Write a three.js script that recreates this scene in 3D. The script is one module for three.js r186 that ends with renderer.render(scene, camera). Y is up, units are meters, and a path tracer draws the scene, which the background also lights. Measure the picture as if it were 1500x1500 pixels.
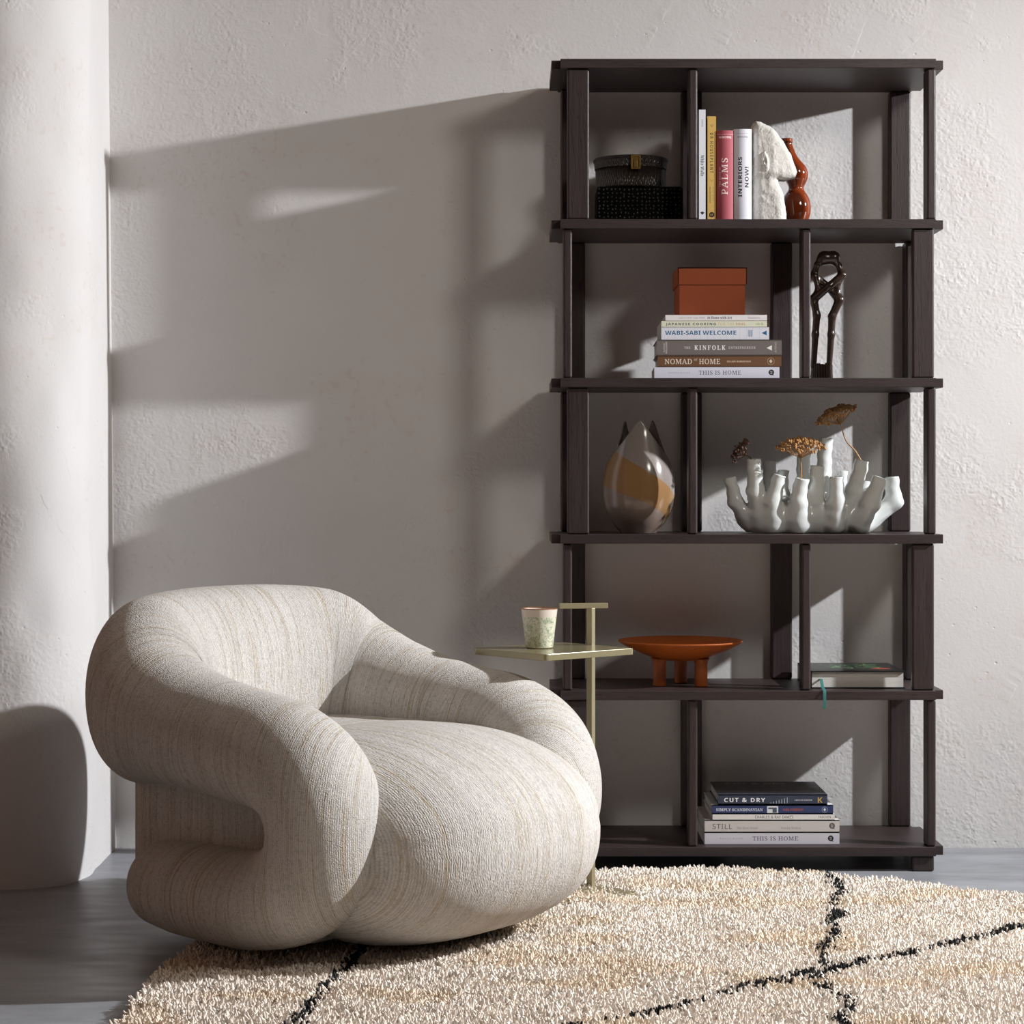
import * as THREE from 'three';
import { RoundedBoxGeometry } from 'three/addons/geometries/RoundedBoxGeometry.js';
import { mergeGeometries, mergeVertices } from 'three/addons/utils/BufferGeometryUtils.js';
import { RectAreaLightUniformsLib } from 'three/addons/lights/RectAreaLightUniformsLib.js';

// ------------------------------------------------------------------ camera, lights, exposure
const scene = new THREE.Scene();
scene.background = new THREE.Color(0x000000);
const camera = new THREE.PerspectiveCamera(2 * Math.atan(750 / 3157) * 180 / Math.PI, 1, 0.05, 40);
camera.position.set(0, 0.994, 5.84);
camera.lookAt(0, 0.994, 0);
camera.setViewOffset(1500, 1500, 0, 45, 1500, 1500);     // shift lens: horizon above the middle
const renderer = new THREE.WebGLRenderer({ antialias: true });
renderer.toneMapping = THREE.LinearToneMapping;
renderer.toneMappingExposure = 1.0;
renderer.shadowMap.enabled = true;
RectAreaLightUniformsLib.init();

const KEY = new THREE.Vector3(4.0, 2.69, 1.225);          // hard studio lamp, far right, raking along the wall
const KEY_AIM = new THREE.Vector3(-0.40, 0.62, 1.75);
const key = new THREE.SpotLight(new THREE.Color(0.95, 0.968, 1.0), 108, 0, 0.80, 1.0, 2);
key.name = 'key_light';
key.position.copy(KEY); key.target.position.copy(KEY_AIM);
key.castShadow = true; key.shadow.radius = 2.2; key.shadow.mapSize.set(2048, 2048);
scene.add(key, key.target);

const FILL = new THREE.Vector3(2.3, 2.95, 3.02);         // softbox, front right
const FILL_AIM = new THREE.Vector3(0.1, 0.8, 0.5);
const fill = new THREE.RectAreaLight(new THREE.Color(1.0, 0.97, 0.89), 36, 0.5, 0.5);
fill.name = 'fill_light';
fill.position.copy(FILL); fill.lookAt(FILL_AIM);
scene.add(fill);

// ------------------------------------------------------------------ helpers
let seed = 12345;
const rnd = () => { seed = (seed + 0x6D2B79F5) | 0; let t = Math.imul(seed ^ (seed >>> 15), 1 | seed); t = (t + Math.imul(t ^ (t >>> 7), 61 | t)) ^ t; return ((t ^ (t >>> 14)) >>> 0) / 4294967296; };
const rr = (a, b) => a + (b - a) * rnd();
const clamp = (x, a, b) => Math.min(b, Math.max(a, x));
const lerp = (a, b, t) => a + (b - a) * t;
const sstep = (a, b, x) => { const t = clamp((x - a) / (b - a), 0, 1); return t * t * (3 - 2 * t); };
const V = (x, y, z) => new THREE.Vector3(x, y, z);
const hash = (x, y, s) => { let h = Math.imul(x, 374761393) + Math.imul(y, 668265263) + Math.imul(s, 1442695041); h = Math.imul(h ^ (h >>> 13), 1274126177); return ((h ^ (h >>> 16)) >>> 0) / 4294967296; };
function vnoise(x, y, px, py, s) {                       // periodic value noise
  const xi = Math.floor(x), yi = Math.floor(y), fx = x - xi, fy = y - yi;
  const u = fx * fx * (3 - 2 * fx), v = fy * fy * (3 - 2 * fy);
  const x0 = ((xi % px) + px) % px, x1 = (x0 + 1) % px, y0 = ((yi % py) + py) % py, y1 = (y0 + 1) % py;
  const a = hash(x0, y0, s), b = hash(x1, y0, s), c = hash(x0, y1, s), d = hash(x1, y1, s);
  return a + (b - a) * u + (c - a) * v + (a - b - c + d) * u * v;
}
function fbm(x, y, p, oct, s) { let a = 0, w = 0.5, t = 0; for (let i = 0; i < oct; i++) { a += w * vnoise(x, y, p, p, s + i); t += w; x *= 2; y *= 2; p *= 2; w *= 0.5; } return a / t; }
function n3(x, y, z, s = 0) {                            // 3-D value noise
  const xi = Math.floor(x), yi = Math.floor(y), zi = Math.floor(z), fx = x - xi, fy = y - yi, fz = z - zi;
  const u = fx * fx * (3 - 2 * fx), v = fy * fy * (3 - 2 * fy), w = fz * fz * (3 - 2 * fz);
  const h = (a, b, c) => hash(xi + a, yi + b, (zi + c) * 7 + s);
  return lerp(lerp(lerp(h(0, 0, 0), h(1, 0, 0), u), lerp(h(0, 1, 0), h(1, 1, 0), u), v), lerp(lerp(h(0, 0, 1), h(1, 0, 1), u), lerp(h(0, 1, 1), h(1, 1, 1), u), v), w);
}
function dataTex(w, h, f, srgb) {                        // f(x, y) -> grey number or [r, g, b] in 0..1
  const d = new Uint8Array(w * h * 4);
  for (let y = 0, k = 0; y < h; y++) for (let x = 0; x < w; x++, k += 4) {
    const c = f(x, y);
    if (typeof c === 'number') d[k] = d[k + 1] = d[k + 2] = clamp(c, 0, 1) * 255;
    else { d[k] = clamp(c[0], 0, 1) * 255; d[k + 1] = clamp(c[1], 0, 1) * 255; d[k + 2] = clamp(c[2], 0, 1) * 255; }
    d[k + 3] = 255;
  }
  const t = new THREE.DataTexture(d, w, h);
  t.wrapS = t.wrapT = THREE.RepeatWrapping; t.magFilter = THREE.LinearFilter; t.minFilter = THREE.LinearFilter;
  if (srgb) t.colorSpace = THREE.SRGBColorSpace;
  t.needsUpdate = true;
  return t;
}
function canvasTex(w, h, draw) {
  const c = document.createElement('canvas'); c.width = w; c.height = h;
  draw(c.getContext('2d'), w, h);
  const t = new THREE.CanvasTexture(c); t.colorSpace = THREE.SRGBColorSpace; t.magFilter = THREE.LinearFilter;
  return t;
}
const used = new Map();
function numbered(n) { const k = used.get(n) || 0; used.set(n, k + 1); return k ? `${n}_${String(k).padStart(3, '0')}` : n; }
function tag(o, label, category, group) { o.userData.label = label; o.userData.category = category; if (group) o.userData.group = group; return o; }
function thing(name, label, category, pos = [0, 0, 0], turn = 0, group) {
  const o = new THREE.Group(); o.name = numbered(name); o.position.set(...pos); o.rotation.y = turn; scene.add(o);
  return tag(o, label, category, group);
}
function part(name, geo, mat, parent, label) {
  const m = new THREE.Mesh(geo, mat); m.name = name; m.castShadow = m.receiveShadow = true; parent.add(m);
  if (label) m.userData.label = label;
  return m;
}
function struct(name, geo, mat) { const m = part(name, geo, mat, scene); m.userData.kind = 'structure'; m.name = numbered(name); return m; }
const merge = gs => mergeGeometries(gs.map(g => g.index ? g.toNonIndexed() : g));
function box(w, h, d, x = 0, y = 0, z = 0, r = 0) { const g = r > 0 ? new RoundedBoxGeometry(w, h, d, 2, r) : new THREE.BoxGeometry(w, h, d); g.translate(x, y, z); return g; }
function grainUV(geo, axis, ou = 0, ov = 0) {            // uv in metres, u along the grain axis
  const p = geo.attributes.position, n = geo.attributes.normal, uv = new Float32Array(p.count * 2);
  for (let i = 0; i < p.count; i++) {
    const P = [p.getX(i), p.getY(i), p.getZ(i)], N = [Math.abs(n.getX(i)), Math.abs(n.getY(i)), Math.abs(n.getZ(i))];
    let best = -1; for (let k = 0; k < 3; k++) if (k !== axis && (best < 0 || N[k] > N[best])) best = k;
    const other = 3 - axis - best;
    uv[2 * i] = P[axis] + ou; uv[2 * i + 1] = P[other] + ov;
  }
  geo.setAttribute('uv', new THREE.BufferAttribute(uv, 2)); return geo;
}
function tube(pts, radius, seg = 24, rad = 8) {          // radius number or f(t)
  const c = new THREE.CatmullRomCurve3(pts.map(p => Array.isArray(p) ? V(...p) : p));
  const g = new THREE.TubeGeometry(c, seg, 1, rad, false), p = g.attributes.position;
  for (let i = 0; i <= seg; i++) { const o = c.getPointAt(i / seg), r = typeof radius === 'number' ? radius : radius(i / seg);
    for (let j = 0; j <= rad; j++) { const k = i * (rad + 1) + j; p.setXYZ(k, o.x + (p.getX(k) - o.x) * r, o.y + (p.getY(k) - o.y) * r, o.z + (p.getZ(k) - o.z) * r); } }
  return g;
}
function surfaceNets(sdf, lo, hi, cell) {                // a mesh of the zero level of a distance field
  const nx = Math.ceil((hi[0] - lo[0]) / cell) + 1, ny = Math.ceil((hi[1] - lo[1]) / cell) + 1, nz = Math.ceil((hi[2] - lo[2]) / cell) + 1;
  const f = new Float32Array(nx * ny * nz), id = new Int32Array(nx * ny * nz).fill(-1), at = (i, j, k) => (k * ny + j) * nx + i;
  for (let k = 0; k < nz; k++) for (let j = 0; j < ny; j++) for (let i = 0; i < nx; i++) f[at(i, j, k)] = sdf(lo[0] + i * cell, lo[1] + j * cell, lo[2] + k * cell);
  const pos = [], nor = [], idx = [], e = cell * 0.3;
  const grad = (x, y, z) => { const g = [sdf(x + e, y, z) - sdf(x - e, y, z), sdf(x, y + e, z) - sdf(x, y - e, z), sdf(x, y, z + e) - sdf(x, y, z - e)]; const l = Math.hypot(...g) || 1; return [g[0] / l, g[1] / l, g[2] / l, l / (2 * e)]; };
  const C = [[0, 0, 0], [1, 0, 0], [0, 1, 0], [1, 1, 0], [0, 0, 1], [1, 0, 1], [0, 1, 1], [1, 1, 1]], E = [[0, 1], [2, 3], [4, 5], [6, 7], [0, 2], [1, 3], [4, 6], [5, 7], [0, 4], [1, 5], [2, 6], [3, 7]];
  for (let k = 0; k < nz - 1; k++) for (let j = 0; j < ny - 1; j++) for (let i = 0; i < nx - 1; i++) {
    const v = C.map(c => f[at(i + c[0], j + c[1], k + c[2])]);
    let x = 0, y = 0, z = 0, n = 0;
    for (const [a, b] of E) if ((v[a] < 0) !== (v[b] < 0)) { const t = v[a] / (v[a] - v[b]); x += lerp(C[a][0], C[b][0], t); y += lerp(C[a][1], C[b][1], t); z += lerp(C[a][2], C[b][2], t); n++; }
    if (!n) continue;
    let P = [lo[0] + (i + x / n) * cell, lo[1] + (j + y / n) * cell, lo[2] + (k + z / n) * cell], g = grad(...P);
    const d = clamp(sdf(...P) / Math.max(g[3], 0.3), -cell * 0.6, cell * 0.6); P = [P[0] - g[0] * d, P[1] - g[1] * d, P[2] - g[2] * d]; g = grad(...P);
    id[at(i, j, k)] = pos.length / 3; pos.push(...P); nor.push(g[0], g[1], g[2]);
  }
  const quad = (a, b, c, d, flip) => { if (a < 0 || b < 0 || c < 0 || d < 0) return; flip ? idx.push(a, c, b, a, d, c) : idx.push(a, b, c, a, c, d); };
  for (let k = 1; k < nz - 1; k++) for (let j = 1; j < ny - 1; j++) for (let i = 1; i < nx - 1; i++) {
    const s = f[at(i, j, k)] < 0;
    if (s !== (f[at(i + 1, j, k)] < 0)) quad(id[at(i, j - 1, k - 1)], id[at(i, j, k - 1)], id[at(i, j, k)], id[at(i, j - 1, k)], !s);
    if (s !== (f[at(i, j + 1, k)] < 0)) quad(id[at(i - 1, j, k - 1)], id[at(i - 1, j, k)], id[at(i, j, k)], id[at(i, j, k - 1)], !s);
    if (s !== (f[at(i, j, k + 1)] < 0)) quad(id[at(i - 1, j - 1, k)], id[at(i, j - 1, k)], id[at(i, j, k)], id[at(i - 1, j, k)], !s);
  }
  const g = new THREE.BufferGeometry();
  g.setAttribute('position', new THREE.Float32BufferAttribute(pos, 3)); g.setAttribute('normal', new THREE.Float32BufferAttribute(nor, 3));
  const uv = []; for (let i = 0; i < pos.length; i += 3) uv.push((pos[i] + pos[i + 2]) * 0.8, pos[i + 1] + 0.3 * (pos[i] - pos[i + 2]));
  g.setAttribute('uv', new THREE.Float32BufferAttribute(uv, 2)); g.setIndex(idx);
  return g;
}
const smin = (a, b, k) => { const h = Math.max(k - Math.abs(a - b), 0) / k; return Math.min(a, b) - h * h * k * 0.25; };
function capsule(x, y, z, a, b, ra, rb) {                // distance to a tapered capsule
  const dx = b[0] - a[0], dy = b[1] - a[1], dz = b[2] - a[2], t = clamp(((x - a[0]) * dx + (y - a[1]) * dy + (z - a[2]) * dz) / (dx * dx + dy * dy + dz * dz || 1), 0, 1);
  return Math.hypot(x - a[0] - dx * t, y - a[1] - dy * t, z - a[2] - dz * t) - lerp(ra, rb, t);
}
const std = (color, roughness = 0.8, more = {}) => new THREE.MeshStandardMaterial({ color, roughness, ...more });
const phys = (color, roughness, more = {}) => new THREE.MeshPhysicalMaterial({ color, roughness, ...more });
const lin = (r, g, b) => new THREE.Color().setRGB(r, g, b);

// ------------------------------------------------------------------ materials
// lime plaster: trowelled smooth fields, sandy rough patches, trowel edges and pits (2.9 m across)
const PL = 2.9, PN = 2048;
const plasterH = new Float32Array(PN * PN);
{
  for (let y = 0; y < PN; y++) for (let x = 0; x < PN; x++) {
    const u = x / PN, v = y / PN;
    const warp = fbm(u * 9, v * 9, 9, 2, 61) * 0.5;
    let m = fbm(u * 6 + warp, v * 6 + warp * 0.6, 6, 4, 11); m = sstep(0.47, 0.60, m);
    let m2 = sstep(0.54, 0.64, fbm(u * 15 + warp, v * 15 - warp, 15, 3, 31));
    const rough = clamp(m * 0.7 + m2 * 0.7 + 0.22, 0, 1.2);
    const grain = vnoise(u * 330, v * 330, 330, 330, 5) * 0.55 + vnoise(u * 620, v * 620, 620, 620, 6) * 0.45;
    plasterH[y * PN + x] = 1.5 * fbm(u * 5, v * 5, 5, 4, 21) + 0.20 * m + 0.06 * m2 + rough * 0.74 * grain * (0.5 + vnoise(u * 90, v * 90, 90, 90, 7)) + 0.08 * vnoise(u * 900, v * 900, 900, 900, 8);
  }
  const add = (cx, cy, R, fn) => { const r = Math.ceil(R); for (let y = -r; y <= r; y++) for (let x = -r; x <= r; x++) { const X = ((cx + x) % PN + PN) % PN | 0, Y = ((cy + y) % PN + PN) % PN | 0; plasterH[Y * PN + X] += fn(x, y); } };
  for (let i = 0; i < 110; i++) {                        // trowel strokes: a low plate with one crisp, broken edge
    const a = rr(0.7, 1.3) + (rnd() < 0.25 ? 1.4 : 0), L = rr(25, 85), W = rr(20, 70), amp = rr(0.12, 0.42), ca = Math.cos(a), sa = Math.sin(a), q = Math.floor(rnd() * 999);
    add(Math.floor(rnd() * PN), Math.floor(rnd() * PN), Math.max(L, W), (x, y) => { const s = x * ca + y * sa, d = -x * sa + y * ca + 5 * (vnoise(s / 14, 0.5, 64, 64, q) - 0.5); if (Math.abs(s) > L || d < -3 || d > W) return 0; return amp * sstep(-2.5, 0, d) * (1 - sstep(0, W, d)) * (1 - sstep(0.3 * L, L, Math.abs(s))) * sstep(0.25, 0.6, vnoise(s / 9, 3.5, 64, 64, q + 1)); });
  }
  for (let i = 0; i < 520; i++) { const R = rr(1.2, 3.2), dp = rr(0.3, 1.0), ex = rr(0.5, 1); add(Math.floor(rnd() * PN), Math.floor(rnd() * PN), 6, (x, y) => -dp * (1 - sstep(0, R, Math.hypot(x * ex, y)))); }
}
const plasterBump = dataTex(PN, PN, (x, y) => (plasterH[y * PN + x] + 0.6) / 4.4);
const plasterColor = dataTex(1024, 1024, (x, y) => {
  const u = x / 1024, v = y / 1024, a = fbm(u * 6, v * 6, 6, 5, 71), b = fbm(u * 18, v * 18, 18, 3, 81), sp = sstep(0.80, 0.86, vnoise(u * 260, v * 260, 260, 260, 91)) * sstep(0.5, 0.7, b);
  const k = 0.95 + 0.05 * a, w = sstep(0.55, 0.8, b) * 0.012 + sp * 0.03;
  return [k * (1 - w * 0.5), k * (0.992 - w), k * (0.988 - w * 1.4)];
}, true);
for (const t of [plasterBump, plasterColor]) t.repeat.set(1 / PL, 1 / PL);
const M = {};
M.plaster = std(lin(0.735, 0.728, 0.725), 0.95, { map: plasterColor, bumpMap: plasterBump, bumpScale: 0.0066 });
M.plainWall = std(lin(0.36, 0.24, 0.175), 0.95);
const concrete = dataTex(1024, 1024, (x, y) => { const u = x / 1024, v = y / 1024; const k = 0.72 + 0.22 * fbm(u * 4, v * 22, 22, 4, 101) + 0.10 * fbm(u * 30, v * 60, 60, 2, 105); return [k * 0.985, k, k * 1.02]; }, true);
const concreteR = dataTex(512, 512, (x, y) => 0.55 + 0.45 * fbm(x / 512 * 10, y / 512 * 34, 34, 4, 111));
concrete.repeat.set(0.6, 0.6); concreteR.repeat.set(0.8, 0.8);
M.floor = std(lin(0.37, 0.37, 0.38), 0.55, { map: concrete, roughnessMap: concreteR });
// dark stained oak: long grain along u
const woodC = dataTex(1024, 512, (x, y) => {
  const u = x / 1024, v = y / 512;
  const g = vnoise(u * 6 + 1.5 * fbm(u * 4, v * 4, 4, 2, 3), v * 90, 6, 90, 121) * 0.5 + vnoise(u * 20, v * 220, 20, 220, 123) * 0.5;
  const pore = sstep(0.72, 0.85, vnoise(u * 40, v * 256, 40, 256, 125));
  const k = 0.78 + 0.26 * g - 0.14 * pore + 0.15 * (fbm(u * 3, v * 8, 8, 2, 127) - 0.5);
  return [k, k * 0.96, k * 0.95];
}, true);
const woodB = dataTex(1024, 512, (x, y) => { const u = x / 1024, v = y / 512; return 0.6 + 0.3 * vnoise(u * 20, v * 220, 20, 220, 123) - 0.5 * sstep(0.72, 0.85, vnoise(u * 40, v * 256, 40, 256, 125)); });
for (const t of [woodC, woodB]) t.repeat.set(1 / 0.8, 1 / 0.4);
M.wood = std(lin(0.040, 0.027, 0.028), 0.46, { map: woodC, bumpMap: woodB, bumpScale: 0.00025 });
// slubby woven upholstery: u runs across the yarns (stripes lie along v)
const FS = 0.64, FN = 2048;
const slub = new Float32Array(FN * 1024);
{
  for (let i = 0; i < 190; i++) {
    const x0 = rnd() * FN, y0 = rnd() * 1024, L = rr(80, 460), w = rr(2.5, 6.5), s = rr(0.2, 1), ph = rr(0, 9), dr = rr(-22, 22);
    for (let t = -L / 2; t < L / 2; t++) {
      const y = ((y0 + t) % 1024 + 1024) % 1024 | 0, e = (1 - Math.pow(Math.abs(2 * t / L), 3)) * s * (0.30 + 0.70 * hash(i, Math.floor(t / 8), 9)), cx = x0 + dr * t / L + 4 * Math.sin(t * 0.025 + ph);
      for (let k = -w * 2; k <= w * 2; k++) { const x = ((Math.round(cx + k) % FN) + FN) % FN; slub[y * FN + x] = Math.max(slub[y * FN + x], e * Math.exp(-k * k / (w * w))); }
    }
  }
}
const NR = 140, NV = 150;                                // yarn columns and rows in a tile
function weave(x, y) {
  const u = x / FN, v = y / FN, wob = (vnoise(u * 30, v * 16, 30, 16, 131) - 0.5) * 1.6;
  const col = u * NR + wob * 0.22, ci = Math.floor(col), cf = col - ci, row = v * NV + 3 * hash(ci, 3, 5) + 2.2 * vnoise(u * 140, v * 40, 140, 40, 133), ri = Math.floor(row), rf = row - ri;
  const r = Math.sin(Math.PI * cf), k = Math.sin(Math.PI * rf), c = ((ci % NR) + NR) % NR, h = hash(c, ri, 17);
  return { r, k, h, ci: c, g: vnoise(u * 480, v * 480, 480, 480, 135) };
}
const fabricC = dataTex(FN, FN, (x, y) => {
  const w = weave(x, y), s = slub[(y >> 1) * FN + x], tone = hash(w.ci, 1, 23), br = fbm(x / FN * 6, y / FN * 6, 6, 3, 141);
  const k = 0.86 + 0.14 * Math.pow(w.r, 0.6) * (0.6 + 0.4 * Math.pow(w.k, 0.7)) - 0.10 * (w.h < 0.18 ? 1 - w.r * 0.5 : 0) + 0.05 * (tone - 0.5) + 0.06 * (br - 0.5) + 0.10 * (w.g - 0.5);
  const q = clamp(s * 0.8 + (tone > 0.92 ? 0.10 * w.h : 0), 0, 1);
  return [k * lerp(0.945, 0.73, q), k * lerp(0.92, 0.63, q), k * lerp(0.885, 0.46, q)];
}, true);
const fabricB = dataTex(FN, FN, (x, y) => { const w = weave(x, y), s = slub[(y >> 1) * FN + x]; return 0.10 + 0.30 * Math.pow(w.r, 0.8) * (0.55 + 0.45 * Math.pow(w.k, 0.6)) * (0.35 + 0.65 * w.h) + 0.40 * w.g + 0.18 * s; });
for (const t of [fabricC, fabricB]) t.repeat.set(1 / FS, 1 / FS);
M.fabric = phys(lin(0.77, 0.775, 0.795), 0.95, { map: fabricC, bumpMap: fabricB, bumpScale: 0.0025, sheen: 0.2, sheenRoughness: 0.6, sheenColor: lin(0.9, 0.86, 0.8) });
M.brass = std(lin(0.36, 0.31, 0.19), 0.42, { metalness: 0.35 });
M.pages = std(lin(0.72, 0.69, 0.64), 0.9, { bumpMap: dataTex(64, 512, (x, y) => hash(0, y, 3)), bumpScale: 0.0004 });
M.blackMetal = std(lin(0.02, 0.02, 0.02), 0.5);

// ------------------------------------------------------------------ room shell
{
  struct('floor', (() => { const g = box(9.2, 0.2, 9.4, 0.4, -0.1, 4.2); const p = g.attributes.position, uv = g.attributes.uv; for (let i = 0; i < p.count; i++) uv.setXY(i, p.getX(i), p.getZ(i)); return g; })(), M.floor);
  const back = box(8.4, 3.6, 0.2, 0.8, 1.7, -0.104);
  { const p = back.attributes.position, uv = back.attributes.uv; for (let i = 0; i < p.count; i++) uv.setXY(i, p.getX(i) + 1.3, p.getY(i) + 0.2); }
  struct('wall_back', back, M.plaster);
  struct('wall_left', box(0.2, 3.6, 8.6, -3.3, 1.7, 4.2), M.plainWall);
  struct('wall_right', box(0.2, 3.6, 8.6, 4.9, 1.7, 4.2), M.plainWall);
  struct('wall_front', box(8.4, 3.6, 0.2, 0.8, 1.7, 8.4), M.plainWall);
  struct('ceiling', box(8.6, 0.2, 8.8, 0.8, 3.4, 4.2), M.plainWall);
  // rounded plaster pier standing out of the back wall
  const prof = [], X0 = -1.056, R = 0.22;
  for (let i = 0; i <= 6; i++) { const t = i / 6; prof.push([X0 - 0.026 * (1 - t) + 0.006 * Math.pow(1 - t, 3), -0.03 + 0.41 * t]); }
  for (let i = 1; i <= 14; i++) { const a = i / 14 * Math.PI / 2; prof.push([X0 - R + R * Math.cos(a), 0.38 + R * Math.sin(a)]); }
  for (let i = 1; i <= 12; i++) { const a = i / 12 * Math.PI / 2; prof.push([X0 - R - 0.12 - R * Math.sin(a), 0.38 + R * Math.cos(a)]); }
  prof.push([X0 - 0.56, 0.2], [X0 - 0.56, -0.03]);
  const ny = 150, pos = [], uv = [], idx = []; let acc = 0;
  for (let i = 0; i < prof.length; i++) {
    if (i) acc += Math.hypot(prof[i][0] - prof[i - 1][0], prof[i][1] - prof[i - 1][1]);
    for (let j = 0; j <= ny; j++) {
      const y = -0.02 + 3.42 * j / ny, k = sstep(0.0, 0.3, prof[i][1]), w = (n3(acc * 5, y * 2.2, 1, 3) - 0.5) * 0.022 * k + (n3(acc * 14, y * 6, 4, 5) - 0.5) * 0.009 * k;
      const nx = i < 7 ? 1 : Math.cos(clamp((i - 6) / 26, 0, 1) * Math.PI), nz = i < 7 ? 0 : Math.sin(clamp((i - 6) / 26, 0, 1) * Math.PI);
      pos.push(prof[i][0] + nx * w - 0.018 * (y - 0.2) / 2 * (i < 20 ? 1 : 0), y, prof[i][1] + nz * w); uv.push(acc + 0.7, y * 0.9 + 1.1);
    }
  }
  for (let i = 0; i < prof.length - 1; i++) for (let j = 0; j < ny; j++) { const a = i * (ny + 1) + j, b = a + ny + 1; idx.push(a, a + 1, b, b, a + 1, b + 1); }
  const g = new THREE.BufferGeometry(); g.setAttribute('position', new THREE.Float32BufferAttribute(pos, 3)); g.setAttribute('uv', new THREE.Float32BufferAttribute(uv, 2)); g.setIndex(idx); g.computeVertexNormals();
  struct('wall_pier', g, M.plaster);
}
// ------------------------------------------------------------------ armchair
{
  const chair = thing('armchair', 'cream slub-woven lounge chair with fat tubular arms curling under at the front', 'armchair', [-0.345, 0, 1.12], 0.90);
  // the padded roll: rear foot -> under arm -> front curl -> arm -> corner -> back, then mirrored
  // [r, y, f, half height across the roll, half thickness sideways]
  const half = [
    [-0.335, 0.138, -0.215, 0.092, 0.103], [-0.348, 0.138, -0.14, 0.097, 0.110], [-0.358, 0.138, -0.03, 0.098, 0.114], [-0.364, 0.143, 0.085, 0.100, 0.118],
    [-0.366, 0.176, 0.185, 0.106, 0.120], [-0.366, 0.236, 0.244, 0.110, 0.122], [-0.366, 0.312, 0.257, 0.112, 0.122], [-0.366, 0.387, 0.226, 0.114, 0.122],
    [-0.364, 0.434, 0.148, 0.115, 0.120], [-0.359, 0.453, 0.03, 0.116, 0.120], [-0.355, 0.469, -0.09, 0.121, 0.122], [-0.350, 0.486, -0.185, 0.134, 0.126],
    [-0.332, 0.503, -0.282, 0.166, 0.132], [-0.262, 0.530, -0.362, 0.208, 0.138], [-0.14, 0.538, -0.393, 0.213, 0.138], [0, 0.540, -0.400, 0.214, 0.138]];
  const full = half.concat(half.slice(0, -1).reverse().map(([r, y, f, a, b]) => [-r, y, f, a, b]));
  const path = new THREE.CatmullRomCurve3(full.map(p => V(p[0], p[1], p[2])), false, 'centripetal');
  const size = new THREE.CatmullRomCurve3(full.map(p => V(p[3], p[4], 0)), false, 'centripetal');
  const N = 420, RAD = 64, pos = [], uv = [], idx = [];
  // parameter along the control polygon so that size and path stay in step
  let u = 0, last = null;
  // the cloth is unrolled from the outer side of the roll: u along the chair, v up and around
  const ring = (C, L, Nn, hn, hl, U0, sg) => { const R = (hn + hl) / 2; for (let j = 0; j <= RAD; j++) { const a = j / RAD * 2 * Math.PI - Math.PI, cs = Math.cos(a), s = Math.sin(a), e = 0.94; const cc = Math.sign(cs) * Math.pow(Math.abs(cs), e), ss = Math.sign(s) * Math.pow(Math.abs(s), e); pos.push(C.x + L.x * hl * cc + Nn.x * hn * ss, C.y + L.y * hl * cc + Nn.y * hn * ss, C.z + L.z * hl * cc + Nn.z * hn * ss); uv.push(U0 + sg * a * R * Nn.z, C.y + a * R * Nn.y); } };
  const frames = [];
  for (let i = 0; i <= N; i++) {
    const t = i / N, C = path.getPoint(t), T = path.getTangent(t), S = size.getPoint(t);
    // sideways direction: horizontal, square to the run; outward from the seat
    const n = full.length - 1, k = t * n;
    let L;
    const side = k < n / 2 ? -1 : 1, kk = k < n / 2 ? k : n - k;        // 0..15 along one half
    const turn = sstep(9.5, 15, kk) * Math.PI / 2;                      // arm (sideways = r) to back (sideways = -f)
    L = V(side * Math.cos(turn), 0, -Math.sin(turn));
    L.addScaledVector(T, -L.dot(T)).normalize();
    frames.push({ C, T, L, S, t });
  }
  const capN = 14, kk = fr => { const k = fr.t * (full.length - 1); return Math.min(k, full.length - 1 - k); };
  let acc = 0, Ur = 0; const first = frames.findIndex(fr => kk(fr) >= 9.5), lastB = N - first;
  frames.forEach((fr, i) => {
    if (i > first && i <= lastB) acc += fr.C.distanceTo(frames[i - 1].C);
    if (i <= first) { fr.U = -fr.C.z; fr.sg = -1; } else if (i <= lastB) { fr.U = -frames[first].C.z + acc; fr.sg = 0; Ur = fr.U; } else { fr.U = Ur + fr.C.z - frames[lastB].C.z; fr.sg = 1; }
  });
  const capRing = (fr, sgn, i) => { const a = i / capN * Math.PI / 2, cs = Math.cos(a), s = Math.sin(a), Nn = V().crossVectors(fr.T, fr.L); ring(fr.C.clone().addScaledVector(fr.T, sgn * s * 0.085), fr.L, Nn, fr.S.x * cs, fr.S.y * cs, fr.U + s * 0.1, fr.sg); };
  for (let i = capN; i > 0; i--) capRing(frames[0], -1, i);
  for (const fr of frames) ring(fr.C, fr.L, V().crossVectors(fr.T, fr.L), fr.S.x, fr.S.y, fr.U, fr.sg);
  for (let i = 1; i <= capN; i++) capRing(frames[N], 1, i);
  const rows = N + 1 + 2 * capN;
  for (let i = 0; i < rows - 1; i++) for (let j = 0; j < RAD; j++) { const a = i * (RAD + 1) + j, b = a + RAD + 1; idx.push(a, b, a + 1, b, b + 1, a + 1); }
  const g = new THREE.BufferGeometry(); g.setAttribute('position', new THREE.Float32BufferAttribute(pos, 3)); g.setAttribute('uv', new THREE.Float32BufferAttribute(uv, 2)); g.setIndex(idx); g.computeVertexNormals();
  { const nn = g.attributes.normal; for (let i = 0; i < rows; i++) { const a = i * (RAD + 1), b = a + RAD, v = V(nn.getX(a) + nn.getX(b), nn.getY(a) + nn.getY(b), nn.getZ(a) + nn.getZ(b)).normalize(); nn.setXYZ(a, v.x, v.y, v.z); nn.setXYZ(b, v.x, v.y, v.z); } }
  part('arm_and_back_roll', g, M.fabric, chair);
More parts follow.
